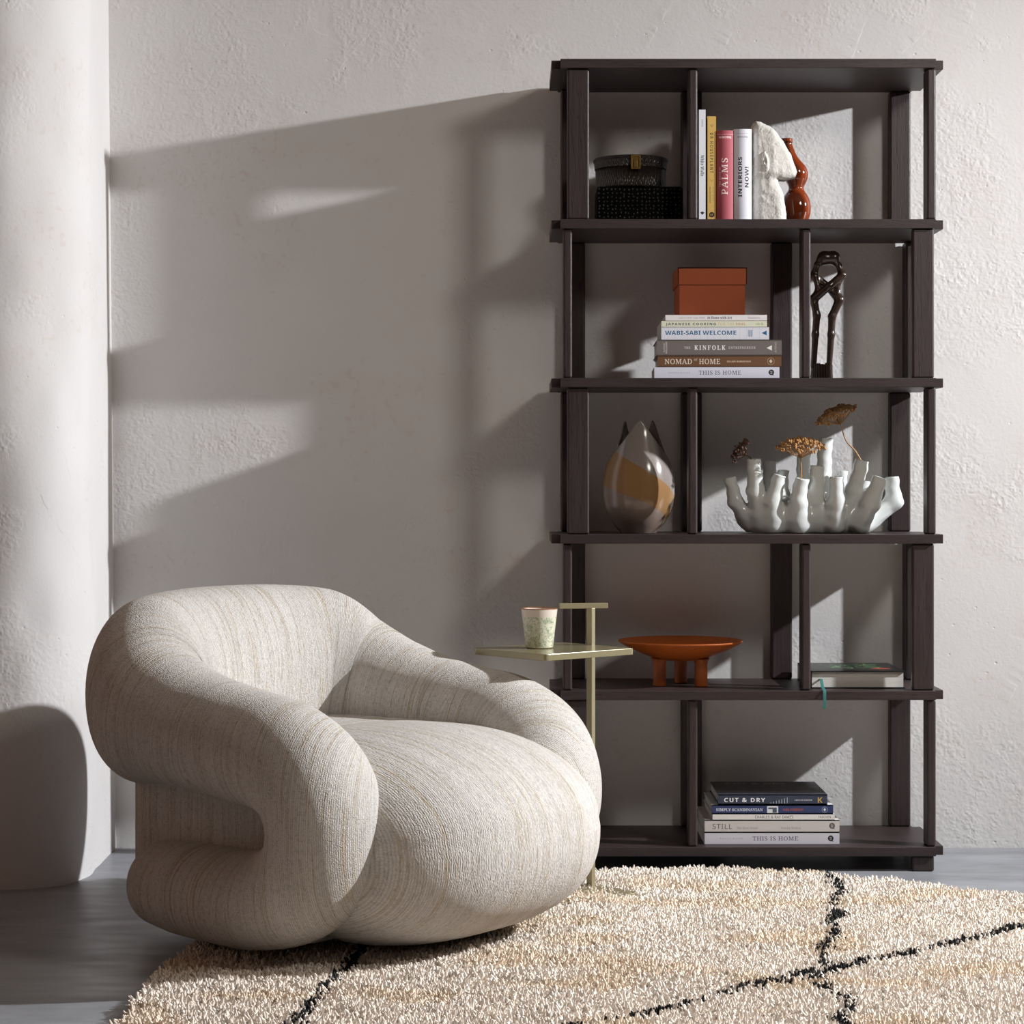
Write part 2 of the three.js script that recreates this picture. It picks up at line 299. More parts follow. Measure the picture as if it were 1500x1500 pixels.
  // seat: a fat pouf, its yarns running over the top and down the front
  const seatGeo = (cx, cy, cf, hx, hy, hf, pw, tilt, seam) => {
    const P = [], U = [], I = [], A = 120, B = 90;
    for (let i = 0; i <= A; i++) {
      const s = -Math.cos(i / A * Math.PI), r = s * hx, k = Math.pow(Math.max(0, 1 - Math.pow(Math.abs(s), pw)), 1 / pw);
      for (let j = 0; j <= B; j++) {
        const a = j / B * 2 * Math.PI, c = Math.cos(a), d = Math.sin(a), e = d < 0 ? 0.80 : 0.93;
        let y = hy * k * Math.sign(d) * Math.pow(Math.abs(d), e), f = hf * (0.25 + 0.75 * k) * Math.sign(c) * Math.pow(Math.abs(c), e);
        if (k === 0) f = 0;
        if (seam) { const q = Math.exp(-Math.pow((y - seam[0] - 0.05 * (f / hf)) / 0.012, 2)) * (c > 0 ? 1 : 0); f -= 0.004 * q; }
        const wf = lerp(0.82, 1, sstep(-0.14, 0.16, f)); P.push(cx + r * wf, cy + y + tilt * f, cf + f + 0.03 * (1 - s * s) * (c > 0 ? 1 : 0)); U.push(r * 1.15 + 0.31, a * 0.34 / Math.PI * 1.05);
      }
    }
    for (let i = 0; i < A; i++) for (let j = 0; j < B; j++) { const a = i * (B + 1) + j, b = a + B + 1; I.push(a, a + 1, b, b, a + 1, b + 1); }
    const q = new THREE.BufferGeometry(); q.setAttribute('position', new THREE.Float32BufferAttribute(P, 3)); q.setAttribute('uv', new THREE.Float32BufferAttribute(U, 2)); q.setIndex(I); q.computeVertexNormals();
    const nn = q.attributes.normal; for (let i = 0; i <= A; i++) { const a = i * (B + 1), b = a + B, v = V(nn.getX(a) + nn.getX(b), nn.getY(a) + nn.getY(b), nn.getZ(a) + nn.getZ(b)).normalize(); nn.setXYZ(a, v.x, v.y, v.z); nn.setXYZ(b, v.x, v.y, v.z); }
    return q;
  };
  part('seat', seatGeo(0, 0.246, 0.095, 0.370, 0.224, 0.410, 2.9, 0.02, [-0.02]), M.fabric, chair);
  const base = new RoundedBoxGeometry(0.672, 0.40, 0.56, 4, 0.05); base.translate(0, 0.25, -0.085);
  grainUV(base, 2, 0.2, 0.1);
  part('base', base, M.fabric, chair);
}
// ------------------------------------------------------------------ shag rug
{
  const rug = thing('shag_rug', 'thick cream shag rug with black wavering lines under the armchair', 'rug', [0, 0, 0]);
  const outline = [[-0.70, 2.9], [-0.698, 2.03], [-0.702, 1.77], [-0.70, 1.60], [-0.675, 1.42], [-0.63, 1.22], [-0.52, 0.95], [-0.36, 0.74], [-0.15, 0.59], [0.05, 0.515], [0.17, 0.492], [0.29, 0.475], [0.43, 0.458], [0.60, 0.458], [0.78, 0.525], [0.91, 0.615], [1.054, 0.72], [1.2, 0.79], [1.5, 0.90], [1.9, 1.06], [2.2, 1.22], [2.2, 2.9]];
  const sh = new THREE.Shape(outline.map(p => new THREE.Vector2(p[0], -p[1])));
  const bg = new THREE.ExtrudeGeometry(sh, { depth: 0.012, bevelEnabled: false }); bg.rotateX(-Math.PI / 2);
  part('backing', bg, std(lin(0.85, 0.76, 0.62), 0.95), rug);
  const inside = (x, z) => { let c = false; for (let i = 0, j = outline.length - 1; i < outline.length; j = i++) { const [xi, zi] = outline[i], [xj, zj] = outline[j]; if ((zi > z) !== (zj > z) && x < (xj - xi) * (z - zi) / (zj - zi) + xi) c = !c; } return c; };
  const lines = [
    [[0.782, 0.50], [0.775, 0.659], [0.771, 0.789], [0.725, 0.896], [0.725, 1.029], [0.692, 1.141], [0.701, 1.227], [0.647, 1.37], [0.633, 1.448], [0.641, 1.553], [0.591, 1.648], [0.588, 1.744], [0.608, 1.799], [0.623, 1.852], [0.621, 1.919], [0.585, 1.954], [0.58, 2.028], [0.60, 2.2], [0.55, 2.5], [0.57, 2.9]],
    [[-0.5, 2.5], [-0.1, 2.18], [0.097, 2.028], [0.171, 1.979], [0.215, 1.954], [0.262, 1.904], [0.316, 1.852], [0.384, 1.799], [0.457, 1.717], [0.501, 1.677], [0.555, 1.619], [0.622, 1.571], [0.679, 1.553], [0.728, 1.504], [0.776, 1.467], [0.846, 1.39], [0.93, 1.323], [1.018, 1.248], [1.106, 1.185], [1.5, 0.95]],
    [[-0.30, 1.30], [-0.33, 1.529], [-0.348, 1.66], [-0.363, 1.744], [-0.367, 1.815], [-0.385, 1.919], [-0.399, 2.018], [-0.43, 2.4], [-0.42, 2.9]]];
  const lineD = (x, z) => { let b = 9; for (const l of lines) for (let i = 0; i + 1 < l.length; i++) { const [ax, az] = l[i], [bx, bz] = l[i + 1], dx = bx - ax, dz = bz - az, t = clamp(((x - ax) * dx + (z - az) * dz) / (dx * dx + dz * dz), 0, 1); const d = Math.hypot(x - ax - dx * t, z - az - dz * t); if (d < b) b = d; } return b; };
  // one yarn tuft: a bent, slightly fanned strand
  const strand = (bx, bz, tip, r0) => tube([[0, 0, 0], [bx * 0.25, 0.013, bz * 0.25], [bx * 0.65, 0.025, bz * 0.65], [bx, tip, bz]], t => r0 * (0.85 + 0.3 * Math.sin(t * 3.1)) * (1 - 0.55 * Math.pow(t, 4)), 5, 5);
  const tuft = merge([strand(0.010, 0.002, 0.032, 0.0040), strand(-0.006, 0.008, 0.031, 0.0038), strand(-0.001, -0.010, 0.030, 0.0038)]);
  const spots = { pile: [], pile_line: [] };
  const step = 0.0078;
  for (let z = 0.44; z < 2.62; z += step) for (let x = -0.72; x < 2.0; x += step) {
    const px = x + rr(-0.5, 0.5) * step, pz = z + rr(-0.5, 0.5) * step;
    if (!inside(px, pz)) continue;
    const w = 0.0085 * (0.5 + 1.1 * n3(px * 38, pz * 38, 2, 7)) * (n3(px * 22, pz * 22, 9, 3) > 0.24 ? 1 : 0.25);
    spots[lineD(px + 0.018 * (n3(px * 30, pz * 30, 5, 1) - 0.5), pz + 0.018 * (n3(px * 30, pz * 30, 8, 2) - 0.5)) < w ? 'pile_line' : 'pile'].push([px, pz]);
  }
  const q = new THREE.Quaternion(), e = new THREE.Euler(), m4 = new THREE.Matrix4(), col = new THREE.Color();
  for (const [name, list] of Object.entries(spots)) {
    const mat = name === 'pile' ? std(0xffffff, 1) : std(0xffffff, 0.9);
    const im = new THREE.InstancedMesh(tuft, mat, list.length); im.name = name; im.userData.kind = 'stuff';
    list.forEach(([x, z], i) => {
      const la = n3(x * 9, z * 9, 1, 11) * 9, lm = 0.35 + 0.6 * n3(x * 16, z * 16, 3, 12), s = rr(0.82, 1.08) * (0.86 + 0.24 * n3(x * 11, z * 11, 6, 13));
      e.set(Math.sin(la) * lm + rr(-0.35, 0.35), rr(0, 6.28), Math.cos(la) * lm + rr(-0.35, 0.35)); q.setFromEuler(e);
      im.setMatrixAt(i, m4.compose(V(x, 0.004, z), q, V(s, s, s)));
      const t = rnd(), k = rr(0.86, 1.05), dk = sstep(0.58, 0.74, n3(x * 6, z * 10, 2, 15)) * 0.25;
      if (name === 'pile') col.setRGB(k * lerp(0.97, 0.89, dk * 2 + t * 0.3), k * lerp(0.90, 0.74, dk * 2 + t * 0.3), k * lerp(0.83, 0.57, dk * 2 + t * 0.3)); else col.setRGB(0.018 * k, 0.018 * k, 0.019 * k);
      im.setColorAt(i, col);
    });
    im.castShadow = im.receiveShadow = true; rug.add(im);
    if (name === 'pile_line') im.userData.label = 'black yarn lines'; else im.userData.label = 'cream yarn pile';
  }
}

// ------------------------------------------------------------------ bookcase
const SHELF = [2.0687, 1.6607, 1.2567, 0.8586, 0.461, 0.0635], ST = 0.0235;   // tops of the shelves
{
  const bc = thing('bookcase', 'tall open bookcase of dark stained oak with six shelves against plaster wall', 'bookcase', [0, 0, 0]);
  const x0 = 0.1007, x1 = 1.1007, z0 = 0.012, z1 = 0.36, n = 0.0225;
  const s = new THREE.Shape([[x0, z0 + n], [x0 + n, z0 + n], [x0 + n, z0], [x1 - n, z0], [x1 - n, z0 + n], [x1, z0 + n], [x1, z1 - n], [x1 - n, z1 - n], [x1 - n, z1], [x0 + n, z1], [x0 + n, z1 - n], [x0, z1 - n]].map(p => new THREE.Vector2(p[0], -p[1])));
  const b = 0.0015;
  SHELF.forEach((y, i) => {
    const g = new THREE.ExtrudeGeometry(s, { depth: ST - 2 * b, bevelEnabled: true, bevelThickness: b, bevelSize: b, bevelOffset: -b, bevelSegments: 2 });
    g.rotateX(-Math.PI / 2); g.translate(0, y - ST + b, 0); grainUV(g, 0, i * 0.37, i * 0.21 + y);
    part('shelf', g, M.wood, bc);
  });
  let k = 0;
  const post = (xa, xb, za, zb, ya, yb) => { const g = box(xb - xa, yb - ya, zb - za, (xa + xb) / 2, (ya + yb) / 2, (za + zb) / 2, 0.0055); grainUV(g, 1, k * 0.31, k * 0.137); k++; part('upright', g, M.wood, bc); };
  for (let i = 0; i < 6; i++) {
    const yt = SHELF[i] - ST, yb = i < 5 ? SHELF[i + 1] : 0, odd = i % 2 === 0;
    if (i === 5) { post(1.0195, 1.0755, 0.325, 0.352, 0, yt); post(0.130, 0.153, 0.296, 0.352, 0, yt); post(0.141, 0.197, -0.001, 0.036, 0, yt); post(1.057, 1.080, -0.001, 0.062, 0, yt); continue; }
    if (odd) {
      post(0.1405, 0.1965, 0.328, 0.352, yb, yt); post(1.057, 1.080, 0.296, 0.352, yb, yt);
      post(1.018, 1.074, -0.001, 0.036, yb, yt); post(0.131, 0.154, -0.001, 0.062, yb, yt);
      post(0.4495, 0.4725, 0.296, 0.352, yb, yt); post(0.456, 0.512, -0.001, 0.036, yb, yt);
    } else {
      post(0.130, 0.153, 0.296, 0.352, yb, yt); post(1.0195, 1.0755, 0.328, 0.352, yb, yt);
      post(0.141, 0.197, -0.001, 0.036, yb, yt); post(1.057, 1.080, -0.001, 0.062, yb, yt);
      post(0.738, 0.761, 0.296, 0.352, yb, yt); post(0.699, 0.755, -0.001, 0.036, yb, yt);
    }
  }
}

// ------------------------------------------------------------------ books
// local frame: length along x, thickness along y from 0, spine at z = 0 facing +z, pages behind
function spineGeo(L, t, bulge) {
  const P = [], U = [], I = [], n = 10;
  for (let i = 0; i <= n; i++) { const v = i / n, y = v * t, z = bulge * (1 - Math.pow(2 * v - 1, 2)); for (const x of [0, L]) { P.push(x, y, z); U.push(x / L, v); } }
  for (let i = 0; i < n; i++) { const a = 2 * i; I.push(a, a + 1, a + 2, a + 1, a + 3, a + 2); }
  const m = P.length / 3; for (let i = 0; i < m; i++) P.push(P[3 * i], P[3 * i + 1], -0.003); for (let i = 0; i < m; i++) U.push(0.002, 0.5);
  for (let i = 0; i < n; i++) { const a = 2 * i, c = m + a; I.push(a, a + 2, c + 2, a, c + 2, c, a + 1, c + 3, a + 3, a + 1, c + 1, c + 3); }
  I.push(0, m, m + 1, 0, m + 1, 1); const e = 2 * n; I.push(e, e + 1, m + e + 1, e, m + e + 1, m + e);
  const g = new THREE.BufferGeometry(); g.setAttribute('position', new THREE.Float32BufferAttribute(P, 3)); g.setAttribute('uv', new THREE.Float32BufferAttribute(U, 2)); g.setIndex(I);
  const h = g.toNonIndexed(); h.computeVertexNormals(); return h;
}
function book(o) {                                       // {L, t, d, color, draw, pos, turn, up, label, hard, bulge, group, coverTex}
  const b = thing('book', o.label, 'book', o.pos, 0, o.group);
  if (o.up) b.rotation.set(0, o.turn || 0, o.up * Math.PI / 2); else b.rotation.y = o.turn || 0;
  const h = o.hard ? 0.0026 : 0.0006, ins = o.hard ? 0.003 : 0.0004, cm = o.coverMat || std(o.color, o.rough || 0.55);
  const cover = part('cover', merge([box(o.L, h, o.d, o.L / 2, h / 2, -o.d / 2), box(o.L, h, o.d, o.L / 2, o.t - h / 2, -o.d / 2)]), cm, b);
  part('pages', box(o.L - 2 * ins, o.t - 2 * h, o.d - ins - 0.003, o.L / 2, o.t / 2, -(o.d - ins + 0.003) / 2), M.pages, b);
  if (o.draw) {
    const W = 1024, H = Math.max(48, Math.round(1024 * o.t / o.L));
    const tex = canvasTex(W, H, (c, w, hh) => { c.fillStyle = o.css; c.fillRect(0, 0, w, hh); c.textBaseline = 'middle'; o.draw(c, w, hh); });
    part('spine', spineGeo(o.L, o.t, o.bulge || 0), std(0xffffff, o.rough || 0.5, { map: tex }), cover);
  }
  return b;
}
function txt(c, s, x, y, font, fill, align = 'left', spacing = 0, maxW) {
  c.font = font; c.fillStyle = fill; c.textAlign = 'left';
  const ws = [...s].map(ch => c.measureText(ch).width + spacing), W = ws.reduce((a, b) => a + b, 0) - spacing;
  c.save(); let k = 1; if (maxW) k = maxW / W; c.translate(x, y); c.scale(k, 1);
  let px = align === 'center' ? -W / 2 : align === 'right' ? -W : 0;
  [...s].forEach((ch, i) => { c.fillText(ch, px, 0); px += ws[i]; }); c.restore();
}
const Qmark = (c, x, y, r, fill, ink) => { c.fillStyle = fill; c.beginPath(); c.arc(x, y, r, 0, 7); c.fill(); c.beginPath(); c.moveTo(x, y + r * 0.3); c.lineTo(x + r * 1.05, y + r * 1.1); c.lineTo(x + r * 0.2, y + r); c.fill(); c.fillStyle = ink; c.font = `bold ${Math.round(r * 0.62)}px sans-serif`; c.textAlign = 'center'; c.fillText('Qu', x, y - r * 0.28); c.fillText('ad', x, y + r * 0.32); };
const tri = (c, x, y, s, fill) => { c.fillStyle = fill; c.beginPath(); c.moveTo(x - s, y); c.lineTo(x + s, y - s); c.lineTo(x + s, y + s); c.fill(); };
const medal = (c, x, y, r, ink) => { c.strokeStyle = ink; c.lineWidth = 2; c.beginPath(); c.arc(x, y, r, 0, 7); c.stroke(); c.fillStyle = ink; c.beginPath(); c.moveTo(x, y - r * .65); c.lineTo(x + r * .5, y); c.lineTo(x, y + r * .65); c.lineTo(x - r * .5, y); c.fill(); };
{
  const G1 = 'books standing on the upper shelf', y2 = SHELF[1];
  // up = -1: reads downwards (length runs down from the top); up = 1: reads upwards
  const stand = (xl, xr, top, o) => { const L = top - y2, t = xr - xl; book({ L, t, d: 0.20, ...o, group: G1, pos: o.up < 0 ? [xl, top + 0.0004, 0.305] : [xr, y2 + 0.0004, 0.305] }); };
  stand(0.4775, 0.5, 1.948, { up: -1, color: lin(0.72, 0.72, 0.76), css: '#e3e3ea', hard: true, label: 'tall thin white book standing against the upright', draw: (c, w, h) => { txt(c, 'White Walls', w * 0.50, h * 0.5, `bold ${h * 0.50 | 0}px serif`, '#20242e', 'center', 0, w * 0.19); txt(c, 'KAREN', w * 0.12, h * 0.5, `${h * 0.24 | 0}px sans-serif`, '#555', 'center', 2); c.fillStyle = '#222'; c.beginPath(); c.moveTo(w * .92, h * .25); c.lineTo(w * .94, h * .5); c.lineTo(w * .92, h * .75); c.lineTo(w * .91, h * .5); c.fill(); } });
  stand(0.5015, 0.5245, 1.931, { up: -1, color: lin(0.55, 0.40, 0.15), css: '#d2ab5d', label: 'mustard yellow book standing next to the tall white book', draw: (c, w, h) => { c.strokeStyle = '#8f7a3c'; c.lineWidth = 4; for (const [x, d] of [[.08, 1], [.60, 1]]) { c.beginPath(); c.moveTo(w * x, h * .3); c.lineTo(w * (x + .02 * d), h * .5); c.lineTo(w * x, h * .7); c.stroke(); } c.beginPath(); c.moveTo(w * .07, h * .5); c.lineTo(w * .105, h * .5); c.stroke(); txt(c, 'DR HOUSEPLANT', w * 0.155, h * 0.52, `bold ${h * 0.55 | 0}px sans-serif`, '#5d5330', 'left', 7, w * 0.385); txt(c, 'WILLIAM DAVIDSON', w * 0.67, h * 0.68, `bold ${h * 0.24 | 0}px sans-serif`, '#6a5f3a', 'left', 0, w * 0.155); txt(c, 'an indoor gardener', w * 0.67, h * 0.32, `${h * 0.2 | 0}px sans-serif`, '#8a7a48', 'left', 0, w * 0.14); Qmark(c, w * .935, h * .5, h * .3, '#1c1c1c', '#d2ab5d'); } });
  stand(0.5255, 0.569, 1.894, { up: 1, color: lin(0.46, 0.12, 0.14), css: '#a64c57', hard: true, bulge: 0.006, rough: 0.62, label: 'rose red thick book standing between the yellow and white books', draw: (c, w, h) => { txt(c, 'PALMS', w * 0.29, h * 0.47, `${h * 0.50 | 0}px serif`, '#f4e6e4', 'left', 10, w * 0.41); txt(c, 'THE BOOK OF', w * 0.38, h * 0.19, `${h * 0.13 | 0}px serif`, '#ecd0cf', 'left', 3, w * 0.22); c.save(); c.translate(w * .925, h * .5); c.rotate(-Math.PI / 2); txt(c, 'TASCHEN', 0, 0, `bold ${h * 0.17 | 0}px sans-serif`, '#f4e6e4', 'center'); c.restore(); c.fillStyle = '#e5b9ba'; c.fillRect(w * .955, 0, 4, h); } });
  stand(0.570, 0.6155, 1.8976, { up: 1, color: lin(0.70, 0.70, 0.74), css: '#dcdce6', hard: true, bulge: 0.006, rough: 0.4, label: 'thick white book with black capital lettering beside the stone head', draw: (c, w, h) => { txt(c, 'INTERIORS', w * 0.26, h * 0.34, `bold ${h * 0.30 | 0}px sans-serif`, '#15151a', 'left', 1, w * 0.44); txt(c, 'NOW!', w * 0.36, h * 0.72, `bold ${h * 0.30 | 0}px sans-serif`, '#15151a', 'left', 2, w * 0.235); c.save(); c.translate(w * .915, h * .5); c.rotate(-Math.PI / 2); txt(c, 'TASCHEN', 0, 0, `bold ${h * 0.14 | 0}px sans-serif`, '#77777f', 'center'); c.restore(); c.fillStyle = '#8d8d98'; c.fillRect(w * .95, h * .1, 2, h * .8); c.fillRect(w * .06, h * .2, 1, h * .6); } });

  // stack under the terracotta box: [x left, x right, thickness, depth, turn, ...]
  const G2 = 'books stacked under the terracotta box', stackUp = (list, y, zf, G) => { for (const o of list) { const t = o.t, L = o.xr - o.xl; book({ L, d: 0.235, ...o, group: G, pos: [o.xl, y, zf + (o.dz || 0)], turn: o.turn || 0 }); y += t + 0.0004; } return y; };
  const thisIsHome = (c, w, h) => { txt(c, 'NATALIE WALTON', w * 0.115, h * 0.5, `${h * 0.15 | 0}px serif`, '#6a6f80', 'left', 6, w * 0.17); txt(c, 'THIS IS HOME', w * 0.355, h * 0.5, `${h * 0.5 | 0}px serif`, '#343a4c', 'left', 2, w * 0.34); Qmark(c, w * .935, h * .48, h * .25, '#23262e', '#ddd'); };
  const top2 = stackUp([
    { xl: 0.3635, xr: 0.682, t: 0.0283, turn: -0.035, css: '#dcdcea', color: lin(0.68, 0.68, 0.76), label: 'pale lilac white book at the bottom of the stack under the terracotta box', draw: thisIsHome },
    { xl: 0.372, xr: 0.687, t: 0.0288, turn: -0.03, css: '#6b4a30', color: lin(0.15, 0.075, 0.035), hard: true, label: 'brown book in the stack under the terracotta box', draw: (c, w, h) => { txt(c, 'NOMAD', w * 0.055, h * 0.52, `${h * 0.62 | 0}px serif`, '#eae0d4', 'left', 1, w * 0.225); txt(c, 'AT', w * 0.292, h * 0.36, `${h * 0.24 | 0}px serif`, '#eae0d4', 'left', 0, w * 0.03); txt(c, 'HOME', w * 0.333, h * 0.52, `${h * 0.62 | 0}px serif`, '#eae0d4', 'left', 1, w * 0.175); txt(c, 'HILARY ROBERTSON', w * 0.56, h * 0.52, `bold ${h * 0.2 | 0}px serif`, '#d8c8b4', 'left', 0, w * 0.195); medal(c, w * .915, h * .5, h * .3, '#d8c8b4'); } },
    { xl: 0.370, xr: 0.688, t: 0.0402, turn: -0.025, css: '#6f6764', color: lin(0.16, 0.135, 0.125), hard: true, label: 'thick dark grey book in the stack under the terracotta box', draw: (c, w, h) => { txt(c, 'THE', w * 0.22, h * 0.5, `${h * 0.2 | 0}px serif`, '#e6e2de', 'left', 3, w * 0.05); txt(c, 'KINFOLK', w * 0.30, h * 0.5, `bold ${h * 0.40 | 0}px serif`, '#f2f0ee', 'left', 10, w * 0.25); txt(c, 'ENTREPRENEUR', w * 0.575, h * 0.5, `${h * 0.2 | 0}px serif`, '#e0dad6', 'left', 5, w * 0.215); tri(c, w * .90, h * .52, h * .17, '#e6e2de'); c.save(); c.translate(w * .065, h * .5); c.rotate(-Math.PI / 2); txt(c, 'NATHAN', 0, -7, `${h * 0.14 | 0}px serif`, '#d6d0cc', 'center'); txt(c, 'WILLIAMS', 0, 12, `bold ${h * 0.14 | 0}px serif`, '#d6d0cc', 'center'); c.restore(); c.save(); c.translate(w * .95, h * .5); c.rotate(-Math.PI / 2); txt(c, 'Artisan', 0, 0, `italic ${h * 0.2 | 0}px serif`, '#bdb6b2', 'center'); c.restore(); } },
    { xl: 0.3815, xr: 0.656, t: 0.0320, turn: -0.02, css: '#d9dae3', color: lin(0.68, 0.68, 0.72), label: 'white book with large blue lettering in the stack under the terracotta box', draw: (c, w, h) => { c.fillStyle = '#c3c6d0'; for (let i = 1; i < 17; i++) c.fillRect(w * (i / 16.5), 0, 3, h); c.fillRect(0, h * .12, w, 2); c.fillRect(0, h * .86, w, 2); txt(c, 'WABI-SABI WELCOME', w * 0.035, h * 0.46, `bold ${h * 0.46 | 0}px sans-serif`, '#255d87', 'left', 0, w * 0.665); c.fillStyle = '#2b6288'; for (let r = 0; r < 5; r++) c.fillRect(w * (.805 + r * .009), h * (.2 + .05 * (r % 2)), 4, h * .55); tri(c, w * .955, h * .47, h * .2, '#255d87'); } },
    { xl: 0.3815, xr: 0.651, t: 0.0157, turn: -0.02, css: '#d8d9c4', color: lin(0.66, 0.67, 0.52), label: 'thin pale green book in the stack under the terracotta box', draw: (c, w, h) => { txt(c, 'JAPANESE COOKING', w * 0.045, h * 0.5, `bold ${h * 0.55 | 0}px sans-serif`, '#31363a', 'left', 5, w * 0.475); txt(c, 'FOR THE', w * 0.535, h * 0.5, `${h * 0.55 | 0}px sans-serif`, '#c9a77c', 'left', 4, w * 0.155); txt(c, 'SOUL', w * 0.705, h * 0.5, `bold ${h * 0.55 | 0}px sans-serif`, '#b3855a', 'left', 4, w * 0.09); txt(c, 'rdo &', w * 0.89, h * 0.5, `${h * 0.5 | 0}px sans-serif`, '#5f8a50', 'left'); } },
    { xl: 0.392, xr: 0.651, t: 0.0150, turn: -0.02, css: '#e2dfdf', color: lin(0.72, 0.70, 0.70), label: 'thin white book lying directly beneath the terracotta box', draw: (c, w, h) => { txt(c, 'LAURA DE COPPET / CHERYL HERMES', w * 0.13, h * 0.5, `${h * 0.34 | 0}px serif`, '#8b8b8b', 'left', 0, w * 0.26); txt(c, 'At Home with Art', w * 0.41, h * 0.48, `bold ${h * 0.6 | 0}px serif`, '#2a2a2e', 'left', 0, w * 0.245); txt(c, 'Flammarion', w * 0.81, h * 0.5, `${h * 0.45 | 0}px serif`, '#77777a', 'left', 0, w * 0.12); } }
  ], SHELF[2] + 0.0003, 0.335, G2);
  // terracotta card box with lid
  const bm = std(lin(0.44, 0.105, 0.038), 0.8, { bumpMap: dataTex(128, 128, (x, y) => hash(x, y, 4)), bumpScale: 0.0003 });
  const tb = thing('lidded_box', 'terracotta orange card box with lid on stacked books', 'box', [0.5185, top2, 0.265], 0);
  part('body', box(0.170, 0.108, 0.18, 0, 0.054, -0.095, 0.0012), bm, tb);
  part('lid', merge([box(0.1785, 0.044, 0.0022, 0, 0.106, -0.0011), box(0.1785, 0.044, 0.0022, 0, 0.106, -0.1889), box(0.0022, 0.044, 0.19, -0.0882, 0.106, -0.095), box(0.0022, 0.044, 0.19, 0.0882, 0.106, -0.095), box(0.1785, 0.003, 0.19, 0, 0.1265, -0.095)]), bm, tb);

  // stack on the lowest shelf
  const y6 = SHELF[5] + 0.0003, G3 = 'books stacked on the lowest shelf';
  const darkCover = canvasTex(512, 512, (c, w, h) => { c.fillStyle = '#17181c'; c.fillRect(0, 0, w, h); for (let i = 0; i < 60; i++) { c.strokeStyle = ['#3a332b', '#55463a', '#2c3038', '#6a5a4a'][i % 4]; c.lineWidth = 2 + (i % 5); c.beginPath(); const x = hash(i, 1, 1) * w, y = hash(i, 2, 1) * h * .8 + h * .1; c.moveTo(x, y); c.quadraticCurveTo(x + 40 * hash(i, 3, 1), y - 50 * hash(i, 4, 1), x + 110 * (hash(i, 5, 1) - .4), y - 60 * hash(i, 6, 1)); c.stroke(); } txt(c, 'CUT & DRY', w * .12, h * .16, 'bold 60px sans-serif', '#8f9096'); });
  const end = stackUp([
    { xl: 0.4935, xr: 0.839, t: 0.0295, css: '#d6d3dc', color: lin(0.64, 0.62, 0.68), label: 'pale lilac book lowest in the stack on the lowest shelf', draw: thisIsHome },
    { xl: 0.4935, xr: 0.839, t: 0.0325, css: '#cfc8c4', color: lin(0.58, 0.54, 0.51), hard: true, label: 'thick warm grey book second from the bottom on the lowest shelf', draw: (c, w, h) => { txt(c, 'STILL', w * 0.055, h * 0.52, `${h * 0.56 | 0}px sans-serif`, '#5f5754', 'left', 2, w * 0.15); txt(c, 'The Slow Home', w * 0.237, h * 0.64, `${h * 0.22 | 0}px serif`, '#857c78', 'left', 0, w * 0.16); txt(c, 'Natalie Walton', w * 0.565, h * 0.64, `${h * 0.22 | 0}px serif`, '#857c78', 'left', 0, w * 0.15); Qmark(c, w * .945, h * .46, h * .23, '#5f5754', '#cfc8c4'); } },
    { xl: 0.514, xr: 0.827, t: 0.0145, css: '#e4e0da', color: lin(0.72, 0.70, 0.66), label: 'thin white book under the navy book on the lowest shelf', draw: (c, w, h) => { txt(c, 'CHARLES & RAY EAMES', w * 0.345, h * 0.5, `${h * 0.68 | 0}px sans-serif`, '#34322f', 'left', 1, w * 0.315); txt(c, 'TASCHEN', w * 0.865, h * 0.5, `${h * 0.55 | 0}px sans-serif`, '#34322f', 'left', 1, w * 0.105); } },
    { xl: 0.512, xr: 0.823, t: 0.0235, css: '#2e3a63', color: lin(0.62, 0.62, 0.66), hard: true, label: 'navy blue book with white and red lettering on the lowest shelf', draw: (c, w, h) => { c.fillStyle = '#d8d8de'; c.fillRect(0, 0, w, h * .1); txt(c, 'SIMPLY SCANDINAVIAN', w * 0.035, h * 0.54, `bold ${h * 0.42 | 0}px serif`, '#dfe2ea', 'left', 0, w * 0.385); c.fillStyle = '#dcdfe2'; c.fillRect(w * .455, h * .14, w * .092, h * .8); c.fillStyle = '#4a545c'; c.fillRect(w * .465, h * .3, w * .07, h * .16); c.fillRect(w * .50, h * .46, w * .035, h * .4); txt(c, 'SARA NORRMAN', w * 0.585, h * 0.54, `bold ${h * 0.36 | 0}px serif`, '#c05a3e', 'left', 0, w * 0.17); medal(c, w * .93, h * .53, h * .3, '#e4e6ee'); } },
    { xl: 0.5285, xr: 0.808, t: 0.0265, css: '#343b4d', color: lin(0.05, 0.055, 0.07), rough: 0.42, hard: true, turn: 0, label: 'dark slate book on top of the stack on the lowest shelf', draw: (c, w, h) => { txt(c, 'CUT & DRY', w * 0.05, h * 0.56, `bold ${h * 0.56 | 0}px sans-serif`, '#f0f0f0', 'left', 5, w * 0.38); for (let i = 0; i < 7; i++) { c.fillStyle = '#c9ccd4'; c.fillRect(w * (.48 + i * .025), h * (.78 - .1 * i * .8), 5, h * (.12 + .08 * i)); } txt(c, 'CAROLYN DUNSTER', w * 0.70, h * 0.56, `bold ${h * 0.17 | 0}px sans-serif`, '#d8dae0', 'left', 1, w * 0.16); txt(c, 'K', w * 0.905, h * 0.56, `bold ${h * 0.72 | 0}px sans-serif`, '#c8a25c', 'left', 0, w * .05); } }
  ], y6, 0.318, G3);
  { // printed jacket on the top board of the slate book
    const g = new THREE.PlaneGeometry(0.277, 0.2); g.rotateX(-Math.PI / 2); g.translate(0.6683, end - 0.0002, 0.317 - 0.118);
    const last = scene.children[scene.children.length - 1]; g.translate(-last.position.x, -last.position.y, -last.position.z);
    part('jacket_picture', g, std(0xffffff, 0.4, { map: darkCover }), last.children[0]);
  }
